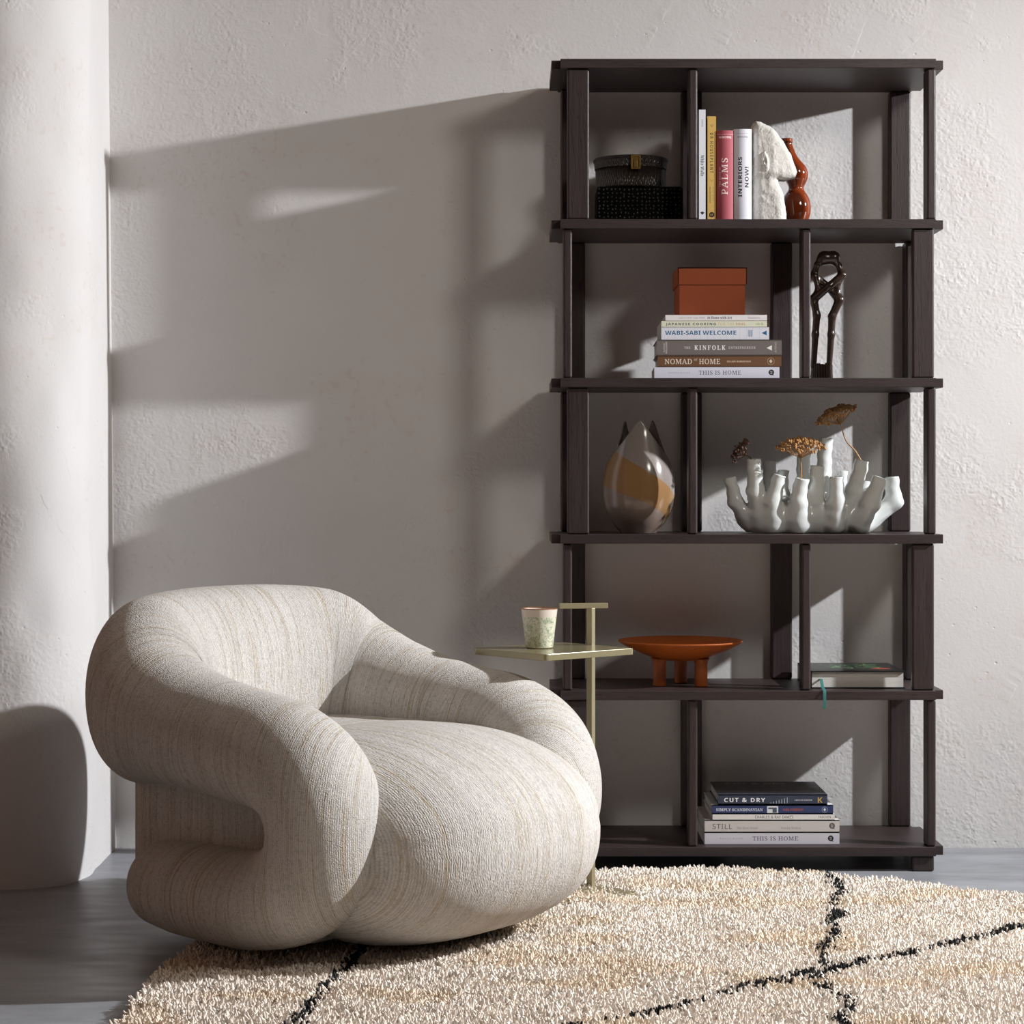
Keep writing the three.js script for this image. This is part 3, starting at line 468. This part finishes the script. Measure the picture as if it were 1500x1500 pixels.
  // single art book, fore-edge to the front, with a ribbon
  const y5 = SHELF[4], ab = thing('book', 'black art book lying flat with green ribbon hanging over shelf edge', 'book', [0.767, y5 + 0.0003, 0.30], 0);
  const cov = canvasTex(512, 512, (c, w, h) => { c.fillStyle = '#1b1c1c'; c.fillRect(0, 0, w, h); for (let i = 0; i < 90; i++) { c.fillStyle = ['#2f5a3a', '#4f8a52', '#203c2b', '#6fa060'][i % 4]; c.beginPath(); c.ellipse(w * (.2 + .6 * hash(i, 1, 7)), h * (.15 + .55 * hash(i, 2, 7)), 26 * hash(i, 3, 7) + 6, 7, hash(i, 4, 7) * 3, 0, 7); c.fill(); } c.fillStyle = '#c9452c'; c.beginPath(); c.ellipse(w * .8, h * .72, 52, 26, 0, 0, 7); c.fill(); });
  const W5 = 0.243, t5 = 0.045, d5 = 0.25, cm = std(lin(0.018, 0.018, 0.018), 0.35);
  const cover5 = part('cover', merge([box(W5, 0.003, d5, W5 / 2, 0.0015, -d5 / 2), box(W5, 0.003, d5, W5 / 2, t5 - 0.0015, -d5 / 2), box(0.003, t5, d5, 0.0015, t5 / 2, -d5 / 2)]), cm, ab);
  part('pages', box(W5 - 0.008, t5 - 0.0064, d5 - 0.01, W5 / 2 + 0.001, t5 / 2, -d5 / 2 - 0.001), M.pages, ab);
  const cg = new THREE.PlaneGeometry(W5 - 0.004, d5 - 0.004); cg.rotateX(-Math.PI / 2); cg.translate(W5 / 2, t5 + 0.0004, -d5 / 2); part('cover_picture', cg, std(0xffffff, 0.35, { map: cov }), cover5);
  const rb = []; for (const [y, z] of [[0.022, -0.02], [0.0235, 0.004], [0.006, 0.030], [0.003, 0.050], [0.0016, 0.0625], [-0.004, 0.0650], [-0.022, 0.0656], [-0.045, 0.0654]]) rb.push(V(0.027, y, z));
  const rc = new THREE.CatmullRomCurve3(rb), rp = [], ri = []; for (let i = 0; i <= 24; i++) { const p = rc.getPointAt(i / 24); for (const [dx, dn] of [[-0.004, 0], [0.004, 0], [0.004, 0.0006], [-0.004, 0.0006]]) rp.push(p.x + dx, p.y + dn, p.z + dn); }
  for (let i = 0; i < 24; i++) for (let k = 0; k < 4; k++) { const a = i * 4 + k, b2 = i * 4 + (k + 1) % 4; ri.push(a, b2, a + 4, b2, b2 + 4, a + 4); }
  const rg = new THREE.BufferGeometry(); rg.setAttribute('position', new THREE.Float32BufferAttribute(rp, 3)); rg.setIndex(ri); rg.computeVertexNormals(); part('ribbon', rg, std(lin(0.035, 0.16, 0.15), 0.7), ab, 'teal green ribbon');
}
// ------------------------------------------------------------------ ornaments, top shelf
{
  const y2 = SHELF[1];
  // beaded black box and leather hat box
  const bead = thing('beaded_box', 'black box with beaded front under the leather hat box', 'box', [0.331, y2 + 0.0004, 0.19]);
  part('body', box(0.222, 0.096, 0.15, 0, 0.048, 0, 0.008), phys(lin(0.004, 0.004, 0.004), 1, { specularIntensity: 0.25 }), bead);
  { const s = new THREE.IcosahedronGeometry(0.0023, 1), gs = [];
    for (let r = 0; r < 9; r++) for (let c = 0; c < 20; c++) { const g = s.clone(); g.scale(1, rr(0.9, 1.4), 1); g.translate(-0.105 + c * 0.0109 + rr(-0.0022, 0.0022), 0.006 + r * 0.0102 + rr(-0.002, 0.002), 0.0755); gs.push(g); }
    const b = part('beads', merge(gs), phys(lin(0.06, 0.06, 0.058), 0.06), bead, 'shiny black beads'); b.userData.kind = 'stuff'; }
  const hat = thing('hat_box', 'round black leather hat box with brass clasp', 'box', [0.311, y2 + 0.0967, 0.185]);
  const leatherB = dataTex(2048, 256, (x, y) => { const u = x / 2048, v = y / 256, t = 2 * Math.PI; const d = Math.abs(Math.sin(u * t * 44 + 0.9 * Math.sin(v * t * 5)) * Math.sin(v * t * 5 + 0.9 * Math.sin(u * t * 44))); return 0.25 + 0.6 * d + 0.15 * vnoise(u * 512, v * 64, 512, 64, 3); });
  leatherB.repeat.set(1, 1);
  const lm = phys(lin(0.020, 0.014, 0.011), 0.33, { bumpMap: leatherB, bumpScale: 0.0022 });
  part('body', new THREE.LatheGeometry([[0, 0], [0.088, 0], [0.091, 0.003], [0.0925, 0.055], [0, 0.055]].map(p => new THREE.Vector2(...p)), 72), lm, hat);
  const lid = part('lid', new THREE.LatheGeometry([[0.0932, 0.052], [0.0945, 0.0525], [0.0955, 0.070], [0.0985, 0.0735], [0.0985, 0.078], [0.096, 0.080], [0, 0.081]].map(p => new THREE.Vector2(...p)), 72), lm, hat);
  const claspMetal = std(lin(0.30, 0.19, 0.06), 0.35, { metalness: 0.8 });
  const clasp = part('clasp', merge([box(0.0235, 0.036, 0.003, 0.006, 0.060, 0.0985, 0.001), box(0.0245, 0.005, 0.006, 0.006, 0.0755, 0.1000, 0.001), box(0.0245, 0.004, 0.006, 0.006, 0.0435, 0.1000, 0.001), box(0.004, 0.034, 0.006, -0.0045, 0.0595, 0.1000, 0.001), box(0.004, 0.034, 0.006, 0.0165, 0.0595, 0.1000, 0.001), box(0.011, 0.019, 0.006, 0.006, 0.0555, 0.1005, 0.0015)]), claspMetal, lid, 'brass clasp');
  clasp.rotation.y = 0.02;
  // abstract stone head: neck, wedge face turned right, ear
  const head = thing('head_sculpture', 'rough off-white stone head sculpture with an ear beside white book', 'sculpture', [0.665, y2 + 0.002, 0.235]);
  const poly = (pts, x, y) => { let d = 1e9, s = 1; for (let i = 0, j = pts.length - 1; i < pts.length; j = i++) { const [ax, ay] = pts[j], [bx, by] = pts[i], ex = bx - ax, ey = by - ay, wx = x - ax, wy = y - ay, t = clamp((wx * ex + wy * ey) / (ex * ex + ey * ey), 0, 1); d = Math.min(d, Math.hypot(wx - ex * t, wy - ey * t)); if ((ay > y) !== (by > y) && x < (bx - ax) * (y - ay) / (by - ay) + ax) s = -s; } return s * d; };
  const slab = (d2, z, h, r) => { const a = Math.max(d2 + r, 0), b = Math.max(Math.abs(z) - h + r, 0); return Math.hypot(a, b) - r + Math.min(Math.max(d2 + r, Math.abs(z) - h + r), 0); };
  const skull = [[-0.041, 0.118], [-0.041, 0.258], [-0.034, 0.264], [-0.022, 0.262], [0.011, 0.244], [0.037, 0.212], [0.060, 0.173], [0.0745, 0.1335], [0.070, 0.119], [0.046, 0.114], [0.014, 0.116]];
  const neck = [[-0.041, -0.02], [0.047, -0.02], [0.0455, 0.03], [0.040, 0.07], [0.026, 0.105], [0.022, 0.15], [-0.041, 0.15]];
  const hs = (x, y, z) => {
    let d = slab(poly(neck, x, y), z, 0.041, 0.026);
    const taper = 0.050 - 0.32 * Math.max(0, x - 0.01) - 0.10 * Math.max(0, y - 0.19);
    d = smin(d, slab(poly(skull, x, y), z, taper, 0.016), 0.008);
    const ex = x + 0.012 + 0.12 * (y - 0.155), ear = Math.max(Math.hypot(ex / 0.75, (y - 0.155) / 2.2, (z - 0.050) / 0.8) - 0.0118, -(Math.hypot((ex + 0.001) / 0.62, (y - 0.158) / 1.9, (z - 0.062) / 0.8) - 0.0085));
    d = Math.min(d, ear * 0.75);
    d = Math.max(d, -y);
    return d + (n3(x * 90, y * 90, z * 90, 2) - 0.5) * 0.0022 + (n3(x * 330, y * 330, z * 330, 4) - 0.5) * 0.0012;
  };
  part('body', surfaceNets(hs, [-0.05, -0.006, -0.068], [0.084, 0.275, 0.070], 0.0026), std(lin(0.52, 0.495, 0.455), 0.95), head);
  // brown glazed gourd bottle
  const bot = thing('gourd_bottle', 'glossy brown glazed double-gourd bottle behind the stone head', 'bottle', [0.748, y2 + 0.0008, 0.165]);
  const bs = (x, y, z) => {
    let d = (Math.hypot(x / 0.039, (y - 0.050) / 0.056, z / 0.039) - 1) * 0.039;
    d = smin(d, Math.hypot(x - 0.001, (y - 0.136) * 0.95, z) - 0.030, 0.020);
    d = smin(d, capsule(x, y, z, [-0.004, 0.155, 0], [-0.024, 0.226, 0], 0.018, 0.0105), 0.03);
    d = smin(d, Math.max(Math.hypot(x + 0.0255, z) - 0.0145, Math.abs(y - 0.2295) - 0.0028) - 0.002, 0.006);
    d = Math.max(d, -capsule(x, y, z, [-0.0265, 0.26, 0], [-0.022, 0.20, 0], 0.008, 0.008));
    return Math.max(d, -y);
  };
  part('body', surfaceNets(bs, [-0.05, -0.006, -0.046], [0.046, 0.242, 0.046], 0.0024), phys(lin(0.19, 0.033, 0.009), 0.10, { clearcoat: 0.6, clearcoatRoughness: 0.05 }), bot);
}
// ------------------------------------------------------------------ bronze figure, second shelf
{
  const y3 = SHELF[2], fg = thing('figure_sculpture', 'dark bronze sculpture of two slender entwined figures on ribbed base', 'sculpture', [0.817, y3 + 0.0003, 0.24]);
  // x right, y up; px per metre at this depth about 564
  const B = [], c = (a, b, ra, rb) => B.push([a, b, ra, rb]);
  const L = (x, y, z = 0) => [x, y, z];
  c(L(-0.034, 0.036, 0.004), L(-0.0294, 0.118, 0.004), 0.0075, 0.009); c(L(-0.0294, 0.118, 0.004), L(-0.0255, 0.168, 0.004), 0.009, 0.0095); c(L(-0.0255, 0.168, 0.004), L(-0.034, 0.210, 0.004), 0.0095, 0.0105);   // left legs
  c(L(0.007, 0.036, 0), L(0.0122, 0.118, 0), 0.0075, 0.009); c(L(0.0122, 0.118, 0), L(0.0145, 0.165, 0), 0.009, 0.010); c(L(0.0145, 0.165, 0), L(0.034, 0.208, 0), 0.010, 0.0115);                                  // right legs
  c(L(-0.034, 0.210, 0.006), L(0.006, 0.243, 0.010), 0.0115, 0.0095); c(L(0.006, 0.243, 0.010), L(0.040, 0.272, 0.006), 0.0095, 0.0105); c(L(0.040, 0.272, 0.006), L(0.033, 0.295, 0), 0.0095, 0.0075);              // body rising to the right
  c(L(0.034, 0.208, -0.002), L(0.006, 0.243, -0.010), 0.0115, 0.0095); c(L(0.006, 0.243, -0.010), L(-0.031, 0.270, -0.006), 0.0095, 0.0115); c(L(-0.031, 0.270, -0.006), L(-0.024, 0.297, 0), 0.0105, 0.0085);       // body rising to the left
  c(L(-0.030, 0.268, 0.002), L(-0.022, 0.238, 0.004), 0.007, 0.007); c(L(-0.022, 0.238, 0.004), L(-0.032, 0.212, 0.004), 0.007, 0.008); c(L(0.039, 0.270, 0), L(0.028, 0.240, -0.002), 0.007, 0.007); c(L(0.028, 0.240, -0.002), L(0.034, 0.210, 0), 0.007, 0.008);   // arms
  c(L(-0.022, 0.302, 0), L(-0.006, 0.318, 0), 0.009, 0.0165); c(L(-0.006, 0.316, 0), L(0.018, 0.318, 0), 0.0175, 0.0175); c(L(0.018, 0.316, 0), L(0.033, 0.296, 0), 0.0155, 0.0075);                                  // joined heads
  const s = (x, y, z) => { let d = 9; for (const [a, b, ra, rb] of B) d = smin(d, capsule(x, y, z, a, b, ra, rb), 0.006); return d; };
  const bm = phys(lin(0.030, 0.016, 0.011), 0.25, { clearcoat: 0.4, clearcoatRoughness: 0.2 });
  part('figures', surfaceNets(s, [-0.052, 0.012, -0.03], [0.052, 0.365, 0.034], 0.0024), bm, fg);
  const gs = []; for (let i = 0; i < 26; i++) { const a = i / 26 * 2 * Math.PI, r = tube([[0.027 * Math.cos(a), 0, 0.018 * Math.sin(a)], [0.0255 * Math.cos(a), 0.018, 0.0175 * Math.sin(a)], [0.025 * Math.cos(a), rr(0.038, 0.044), 0.017 * Math.sin(a)]], 0.0032, 8, 7); r.translate(-0.012, 0, 0); gs.push(r); }
  const core = new THREE.CylinderGeometry(0.024, 0.025, 0.039, 32); core.scale(1, 1, 0.7); core.translate(-0.012, 0.0195, 0); gs.push(core);
  part('base', merge(gs), bm, fg);
}
// ------------------------------------------------------------------ tulip vase, coral vase and dried umbels, third shelf
{
  const y4 = SHELF[3];
  const tul = thing('tulip_vase', 'glazed petal vase in grey and bronze shaped like a closed tulip', 'vase', [0.332, y4 + 0.0005, 0.19]);
  const glaze = canvasTex(512, 512, (c, w, h) => {
    c.fillStyle = '#8a817c'; c.fillRect(0, 0, w, h);
    c.fillStyle = '#8f6d49'; c.beginPath(); c.moveTo(0, h * 0.25); c.bezierCurveTo(w * .25, h * .25, w * .55, h * .42, w, h * 0.78); c.lineTo(w, h * 1.0); c.bezierCurveTo(w * .7, h * .80, w * .4, h * .64, 0, h * 0.55); c.fill();
    c.fillStyle = '#85746a'; c.beginPath(); c.moveTo(0, h * .55); c.bezierCurveTo(w * .4, h * .64, w * .7, h * .80, w, h * 1.0); c.lineTo(0, h); c.fill();
    for (let i = 0; i < 5000; i++) { c.fillStyle = `rgba(${hash(i, 4, 2) > .5 ? '230,220,205' : '50,40,34'},${0.05 + 0.08 * hash(i, 3, 2)})`; c.fillRect(hash(i, 1, 2) * w, hash(i, 2, 2) * h, 2, 2); }
  });
  const H = 0.2975, pr = [[0, 0.046], [0.027, 0.069], [0.0645, 0.0887], [0.115, 0.095], [0.165, 0.0890], [0.22, 0.0700], [0.26, 0.0565], [0.2975, 0.0500]];
  const prC = new THREE.CatmullRomCurve3(pr.map(p => V(p[1], p[0], 0)), false, 'centripetal').getPoints(120);
  const prof = v => { const y = clamp(v, 0, 1) * H; let i = 0; while (i < 119 && prC[i + 1].y < y) i++; const a = prC[i], b = prC[i + 1]; return lerp(a.x, b.x, clamp((y - a.y) / (b.y - a.y || 1), 0, 1)); };
  const petal = (a0, w, Ht, lean, off) => {
    const P = [], U = [], I = [], A = 48, B = 44, T = 0.0045;
    for (const side of [0, 1]) for (let i = 0; i <= A; i++) for (let j = 0; j <= B; j++) {
      const s = i / A * 2 - 1, top = Ht - 0.150 * Math.pow(Math.abs(s), 1.15), y = top * j / B, v = y / H, a = a0 + s * w * (1 - 0.0 * v), R = prof(v) + off - side * T + lean * v * v;
      P.push(R * Math.sin(a), y, R * Math.cos(a)); U.push((s + 1) / 2, v);
    }
    const n = (A + 1) * (B + 1), id = (k, i, j) => k * n + i * (B + 1) + j;
    for (let i = 0; i < A; i++) for (let j = 0; j < B; j++) { I.push(id(0, i, j), id(0, i + 1, j), id(0, i, j + 1), id(0, i + 1, j), id(0, i + 1, j + 1), id(0, i, j + 1)); I.push(id(1, i, j), id(1, i, j + 1), id(1, i + 1, j), id(1, i + 1, j), id(1, i, j + 1), id(1, i + 1, j + 1)); }
    for (let i = 0; i < A; i++) I.push(id(0, i, B), id(0, i + 1, B), id(1, i, B), id(0, i + 1, B), id(1, i + 1, B), id(1, i, B));
    for (let j = 0; j < B; j++) I.push(id(0, 0, j), id(0, 0, j + 1), id(1, 0, j), id(0, 0, j + 1), id(1, 0, j + 1), id(1, 0, j), id(0, A, j), id(1, A, j), id(0, A, j + 1), id(0, A, j + 1), id(1, A, j), id(1, A, j + 1));
    const g = new THREE.BufferGeometry(); g.setAttribute('position', new THREE.Float32BufferAttribute(P, 3)); g.setAttribute('uv', new THREE.Float32BufferAttribute(U, 2)); g.setIndex(I); g.computeVertexNormals(); return g;
  };
  const gm = phys(0xffffff, 0.16, { map: glaze, side: THREE.DoubleSide });
  part('petal', petal(0.0, 1.75, H, 0.0, 0.0), gm, tul);
  part('petal', petal(2.09, 1.75, H * 0.99, 0.0, -0.005), gm, tul);
  part('petal', petal(-2.09, 1.75, H * 0.985, 0.0, -0.0095), gm, tul);
  part('foot', new THREE.LatheGeometry([[0, 0], [0.036, 0], [0.0395, 0.004], [0, 0.012]].map(p => new THREE.Vector2(...p)), 48), gm, tul);

  // coral vase: boat base with many finger tubes
  const cv = thing('coral_vase', 'pale celadon ceramic vase with a crowd of coral-like finger tubes', 'vase', [0.763, y4 + 0.003, 0.195]);
  // [tip x, tip height, tip z, root x, root z, radius, knee x]
  const F = [[-0.196, 0.142, 0.03, -0.135, 0.02, 0.0165, -0.18], [-0.135, 0.190, 0.05, -0.110, 0.035, 0.0195, -0.13], [-0.085, 0.185, -0.03, -0.075, -0.01, 0.018, -0.085], [-0.07, 0.148, 0.065, -0.085, 0.05, 0.0185, -0.088], [-0.014, 0.139, 0.075, -0.02, 0.055, 0.0195, -0.022], [0.030, 0.172, 0.055, 0.045, 0.04, 0.0185, 0.025],
    [0.075, 0.144, 0.085, 0.075, 0.065, 0.0185, 0.076], [0.064, 0.245, -0.03, 0.060, -0.01, 0.019, 0.055], [0.148, 0.186, 0.04, 0.085, 0.03, 0.0195, 0.125], [0.190, 0.142, 0.065, 0.14, 0.045, 0.0205, 0.168], [0.232, 0.143, -0.005, 0.16, 0.0, 0.0195, 0.238], [0.010, 0.215, -0.055, 0.0, -0.03, 0.0175, 0.004], [-0.045, 0.16, -0.06, -0.04, -0.03, 0.0165, -0.05], [0.108, 0.158, -0.05, 0.10, -0.025, 0.0165, 0.105], [-0.125, 0.15, -0.055, -0.10, -0.025, 0.0165, -0.12], [0.04, 0.165, -0.075, 0.035, -0.03, 0.015, 0.04], [0.17, 0.13, -0.05, 0.13, -0.02, 0.0165, 0.165]];
  const cs = (x, y, z) => {
    let d = (Math.hypot(x / 0.178, (y - 0.035) / 0.058, z / 0.078) - 1) * 0.05; d = Math.max(d, -y);
    let hole = 9;
    for (const [tx, ty, tz, rx, rz, r, kx] of F) {
      if (Math.abs(x - (tx + rx) / 2) > 0.09 || Math.abs(z - (tz + rz) / 2) > 0.07) continue;
      const ky = ty * 0.55, kz = lerp(rz, tz, 0.7), w = 0.0009 * Math.sin(y * 210 + tx * 170 + z * 50) + 0.0011 * Math.sin(y * 95 + z * 60 + tx * 40);
      const a = capsule(x + w, y, z, [rx, 0.02, rz], [kx, ky, kz], r * 1.35, r * 1.12), b = capsule(x + w, y, z, [kx, ky, kz], [tx, ty, tz], r * 1.12, r * 0.95);
      const dx = tx - kx, dy = ty - ky, dz = tz - kz, l = Math.hypot(dx, dy, dz), ax = dx / l, ay = dy / l, az = dz / l;
      const over = (x - tx) * ax + (y - ty) * ay + (z - tz) * az;
      let t = smin(a, b, 0.012); t = Math.max(t, over - 0.001);
      d = smin(d, t, 0.014);
      hole = Math.min(hole, capsule(x, y, z, [tx - ax * 0.022, ty - ay * 0.022, tz - az * 0.022], [tx + ax * 0.03, ty + ay * 0.03, tz + az * 0.03], r * 0.6, r * 0.68));
    }
    return Math.max(d, -hole);
  };
  part('body', surfaceNets(cs, [-0.235, -0.004, -0.115], [0.275, 0.262, 0.122], 0.0036), phys(lin(0.64, 0.665, 0.65), 0.22, { clearcoat: 0.5, clearcoatRoughness: 0.08 }), cv);

  // dried umbels
  const gold = std(lin(0.42, 0.22, 0.075), 0.55), brown = std(lin(0.10, 0.045, 0.03), 0.7);
  const umbel = (label, base, mid, top, dir, R, n, mat, group) => {
    const u = thing('dried_flower', label, 'dried flower', base, 0, group);
    const B = V(...base), T = V(...top).sub(B), Mi = V(...mid).sub(B), D = V(...dir).normalize();
    part('stem', tube([V(0, -0.012, 0), Mi.clone().multiplyScalar(0.5), Mi, T], t => 0.0022 - 0.0008 * t, 24, 7), mat, u);
    const q = new THREE.Quaternion().setFromUnitVectors(V(0, 1, 0), D), rays = [], flor = [], ball = new THREE.IcosahedronGeometry(0.0029, 0);
    for (let i = 0; i < n; i++) {
      const a = i * 2.399, rad = Math.sqrt((i + 0.5) / n), e = V(R * rad * Math.cos(a), R * (0.78 - 0.38 * rad * rad) + rr(-0.003, 0.003), R * rad * Math.sin(a)).applyQuaternion(q), m = e.clone().multiplyScalar(0.5).addScaledVector(D, R * 0.02);
      rays.push(tube([T, T.clone().add(m), T.clone().add(e)], 0.0006, 6, 4));
      for (let k = 0; k < 11; k++) { const g = ball.clone(), s = rr(0.6, 1.25), o = V(rr(-1, 1), rr(-0.4, 1), rr(-1, 1)).multiplyScalar(0.0062); g.scale(s, s, s); g.translate(T.x + e.x + o.x, T.y + e.y + o.y, T.z + e.z + o.z); flor.push(g); }
    }
    const head = part('rays', merge(rays), mat, u); head.userData.kind = 'stuff';
    part('florets', merge(flor), mat, head).userData.kind = 'stuff';
  };
  const cx = 0.763, cz = 0.195;
  umbel('golden dried umbel standing in the middle of the coral vase', [cx - 0.014, y4 + 0.125, cz + 0.075], [cx - 0.016, y4 + 0.17, cz + 0.075], [cx - 0.017, y4 + 0.195, cz + 0.075], [-0.05, 1, 0.25], 0.062, 48, gold);
  umbel('tall golden dried umbel leaning on a long curved stem from the coral vase', [cx + 0.148, y4 + 0.196, cz + 0.04], [cx + 0.108, y4 + 0.238, cz + 0.035], [cx + 0.093, y4 + 0.283, cz + 0.03], [-0.42, 0.9, 0.15], 0.056, 40, gold);
  umbel('small dark brown dried flower head at the end of the coral vase', [cx - 0.134, y4 + 0.184, cz + 0.05], [cx - 0.148, y4 + 0.200, cz + 0.05], [cx - 0.156, y4 + 0.203, cz + 0.05], [-0.75, 0.55, 0.1], 0.036, 20, brown);
}
// ------------------------------------------------------------------ footed bowl, fourth shelf
{
  const y5 = SHELF[4], bw = thing('footed_bowl', 'burnt orange shallow bowl on three cylindrical feet', 'bowl', [0.441, y5 + 0.0004, 0.20]);
  const m = std(lin(0.42, 0.095, 0.012), 0.42);
  part('dish', new THREE.LatheGeometry([[0, 0.066], [0.055, 0.067], [0.095, 0.080], [0.135, 0.098], [0.160, 0.1115], [0.1635, 0.1155], [0.162, 0.1175], [0.158, 0.1165], [0.13, 0.104], [0.09, 0.086], [0.05, 0.0745], [0, 0.0725]].map(p => new THREE.Vector2(...p)), 96), m, bw);
  for (const [a] of [[0.95], [-1.15], [3.05]]) { const g = new THREE.LatheGeometry([[0, 0], [0.0155, 0], [0.0168, 0.0012], [0.0168, 0.058], [0.0185, 0.066], [0.023, 0.073], [0, 0.075]].map(p => new THREE.Vector2(...p)), 32); g.translate(0.062 * Math.sin(a), 0, 0.062 * Math.cos(a)); part('foot', g, m, bw); }
}
// ------------------------------------------------------------------ side table and cup
{
  const st = thing('side_table', 'olive gold metal side table with tilted square top and T handle', 'side table', [0, 0, 0]);
  const Y = 0.604, ux = 0.66, uz = 0.75;
  const plate = new THREE.Shape(), a = 0.125, b = 0.14, r = 0.012;
  plate.moveTo(-a + r, -b); plate.lineTo(a - r, -b); plate.quadraticCurveTo(a, -b, a, -b + r); plate.lineTo(a, b - r); plate.quadraticCurveTo(a, b, a - r, b); plate.lineTo(-a + r, b); plate.quadraticCurveTo(-a, b, -a, b - r); plate.lineTo(-a, -b + r); plate.quadraticCurveTo(-a, -b, -a + r, -b);
  const pg = new THREE.ExtrudeGeometry(plate, { depth: 0.013, bevelEnabled: true, bevelThickness: 0.001, bevelSize: 0.001, bevelSegments: 2 }); pg.rotateX(-Math.PI / 2);
  const ang = Math.atan2(-uz, ux);                     // local x along (ux, uz)
  pg.rotateY(ang); pg.translate(0.098, Y - 0.014, 0.80);
  const lac = std(lin(0.30, 0.265, 0.155), 0.18, { metalness: 0.25 });
  part('table_top', pg, lac, st);
  const sq = (w, h, d, x, y, z, turn) => { const g = box(w, h, d, 0, 0, 0, 0.0012); g.rotateY(turn); g.translate(x, y, z); return g; };
  part('pole', sq(0.0185, 0.668, 0.012, 0.188, 0.024 + 0.334, 0.70, ang), M.brass, st);
  part('handle', sq(0.118, 0.013, 0.013, 0.17, 0.697, 0.70, 0.18), M.brass, st);
  part('base_plate', sq(0.24, 0.006, 0.26, 0.12, 0.027, 0.78, ang), M.brass, st);
  const cup = thing('cup', 'speckled pale green ceramic cup with brown rim on the side table', 'cup', [0.064, Y + 0.0008, 0.80]);
  const spk = dataTex(256, 256, (x, y) => {
    const u = x / 256, v = y / 256, s = sstep(0.62, 0.78, vnoise(u * 110, v * 44, 110, 44, 201)) * 0.45 + sstep(0.45, 0.75, fbm(u * 22, v * 9, 22, 3, 205)) * 0.35, band = sstep(0.76, 0.80, v);
    const c = [lerp(0.84, 0.45, s), lerp(0.83, 0.52, s), lerp(0.74, 0.42, s)]; const rim = v > 0.965 ? 1 : 0;
    return [lerp(lerp(c[0], 0.86, band), 0.55, rim), lerp(lerp(c[1], 0.81, band), 0.36, rim), lerp(lerp(c[2], 0.76, band), 0.22, rim)];
  }, true);
  part('body', (() => { const g = new THREE.LatheGeometry([[0, 0], [0.030, 0], [0.0325, 0.003], [0.036, 0.035], [0.0395, 0.065], [0.0425, 0.0915], [0.0415, 0.093], [0.040, 0.0915], [0.037, 0.065], [0.031, 0.008], [0, 0.006]].map(p => new THREE.Vector2(...p)), 64); const p = g.attributes.position, uv = g.attributes.uv; for (let i = 0; i < p.count; i++) uv.setY(i, clamp(p.getY(i) / 0.0935, 0, 0.998)); return g; })(), phys(0xffffff, 0.35, { map: spk, clearcoat: 0.3 }), cup);
}
// ------------------------------------------------------------------ studio lamps outside the frame
{
  const place = (o, pos, aim) => { o.position.copy(pos); o.lookAt(aim); };
  const k = thing('studio_spotlight', 'black studio spotlight on a stand shining along the plaster wall', 'lamp');
  const h = new THREE.Group(); const dir = KEY_AIM.clone().sub(KEY).normalize();
  const body = new THREE.CylinderGeometry(0.10, 0.13, 0.30, 32, 1); body.rotateX(Math.PI / 2); 
  const m1 = part('housing', body, M.blackMetal, k); place(m1, KEY.clone().addScaledVector(dir, -0.20), KEY.clone().addScaledVector(dir, 2));
  const m2 = part('lens', new THREE.CircleGeometry(0.085, 32), std(0x111111, 0.3, { emissive: new THREE.Color(1, 0.97, 0.94), emissiveIntensity: 3 }), k); place(m2, KEY.clone().addScaledVector(dir, -0.045), KEY.clone().addScaledVector(dir, 2));
  const s = KEY.clone().addScaledVector(dir, -0.22);
  part('stand', merge([tube([[s.x, 0.02, s.z], [s.x, 1.2, s.z], [s.x, s.y - 0.05, s.z]], 0.016, 4, 10), ...[0, 2.1, 4.2].map(a => tube([[s.x, 0.75, s.z], [s.x + 0.2 * Math.cos(a), 0.4, s.z + 0.2 * Math.sin(a)], [s.x + 0.42 * Math.cos(a), 0.012, s.z + 0.42 * Math.sin(a)]], 0.011, 6, 8))]), M.blackMetal, k);
  const b = thing('studio_softbox', 'square studio softbox on a stand facing the bookcase', 'lamp');
  const fd = FILL_AIM.clone().sub(FILL).normalize();
  const f1 = part('diffuser', box(0.5, 0.5, 0.004), std(0xdddddd, 0.9, { emissive: new THREE.Color(1, 0.93, 0.87), emissiveIntensity: 1.2 }), b); place(f1, FILL.clone().addScaledVector(fd, -0.015), FILL.clone().addScaledVector(fd, 2));
  const shell = new THREE.CylinderGeometry(0.12, 0.36, 0.3, 4, 1, true); shell.rotateY(Math.PI / 4); shell.rotateX(-Math.PI / 2);
  const f2 = part('shell', shell, std(0x080808, 0.8, { side: THREE.DoubleSide }), b); place(f2, FILL.clone().addScaledVector(fd, -0.17), FILL.clone().addScaledVector(fd, 2));
  const q = FILL.clone().addScaledVector(fd, -0.40);
  part('stand', merge([tube([[q.x, 0.02, q.z], [q.x, 1.2, q.z], [q.x, q.y, q.z]], 0.016, 4, 10), ...[0.5, 2.6, 4.7].map(a => tube([[q.x, 0.75, q.z], [q.x + 0.2 * Math.cos(a), 0.4, q.z + 0.2 * Math.sin(a)], [q.x + 0.42 * Math.cos(a), 0.012, q.z + 0.42 * Math.sin(a)]], 0.011, 6, 8))]), M.blackMetal, b);
}
scene.traverse(o => { if (o.isMesh) { o.castShadow = true; o.receiveShadow = true; } });
renderer.render(scene, camera);
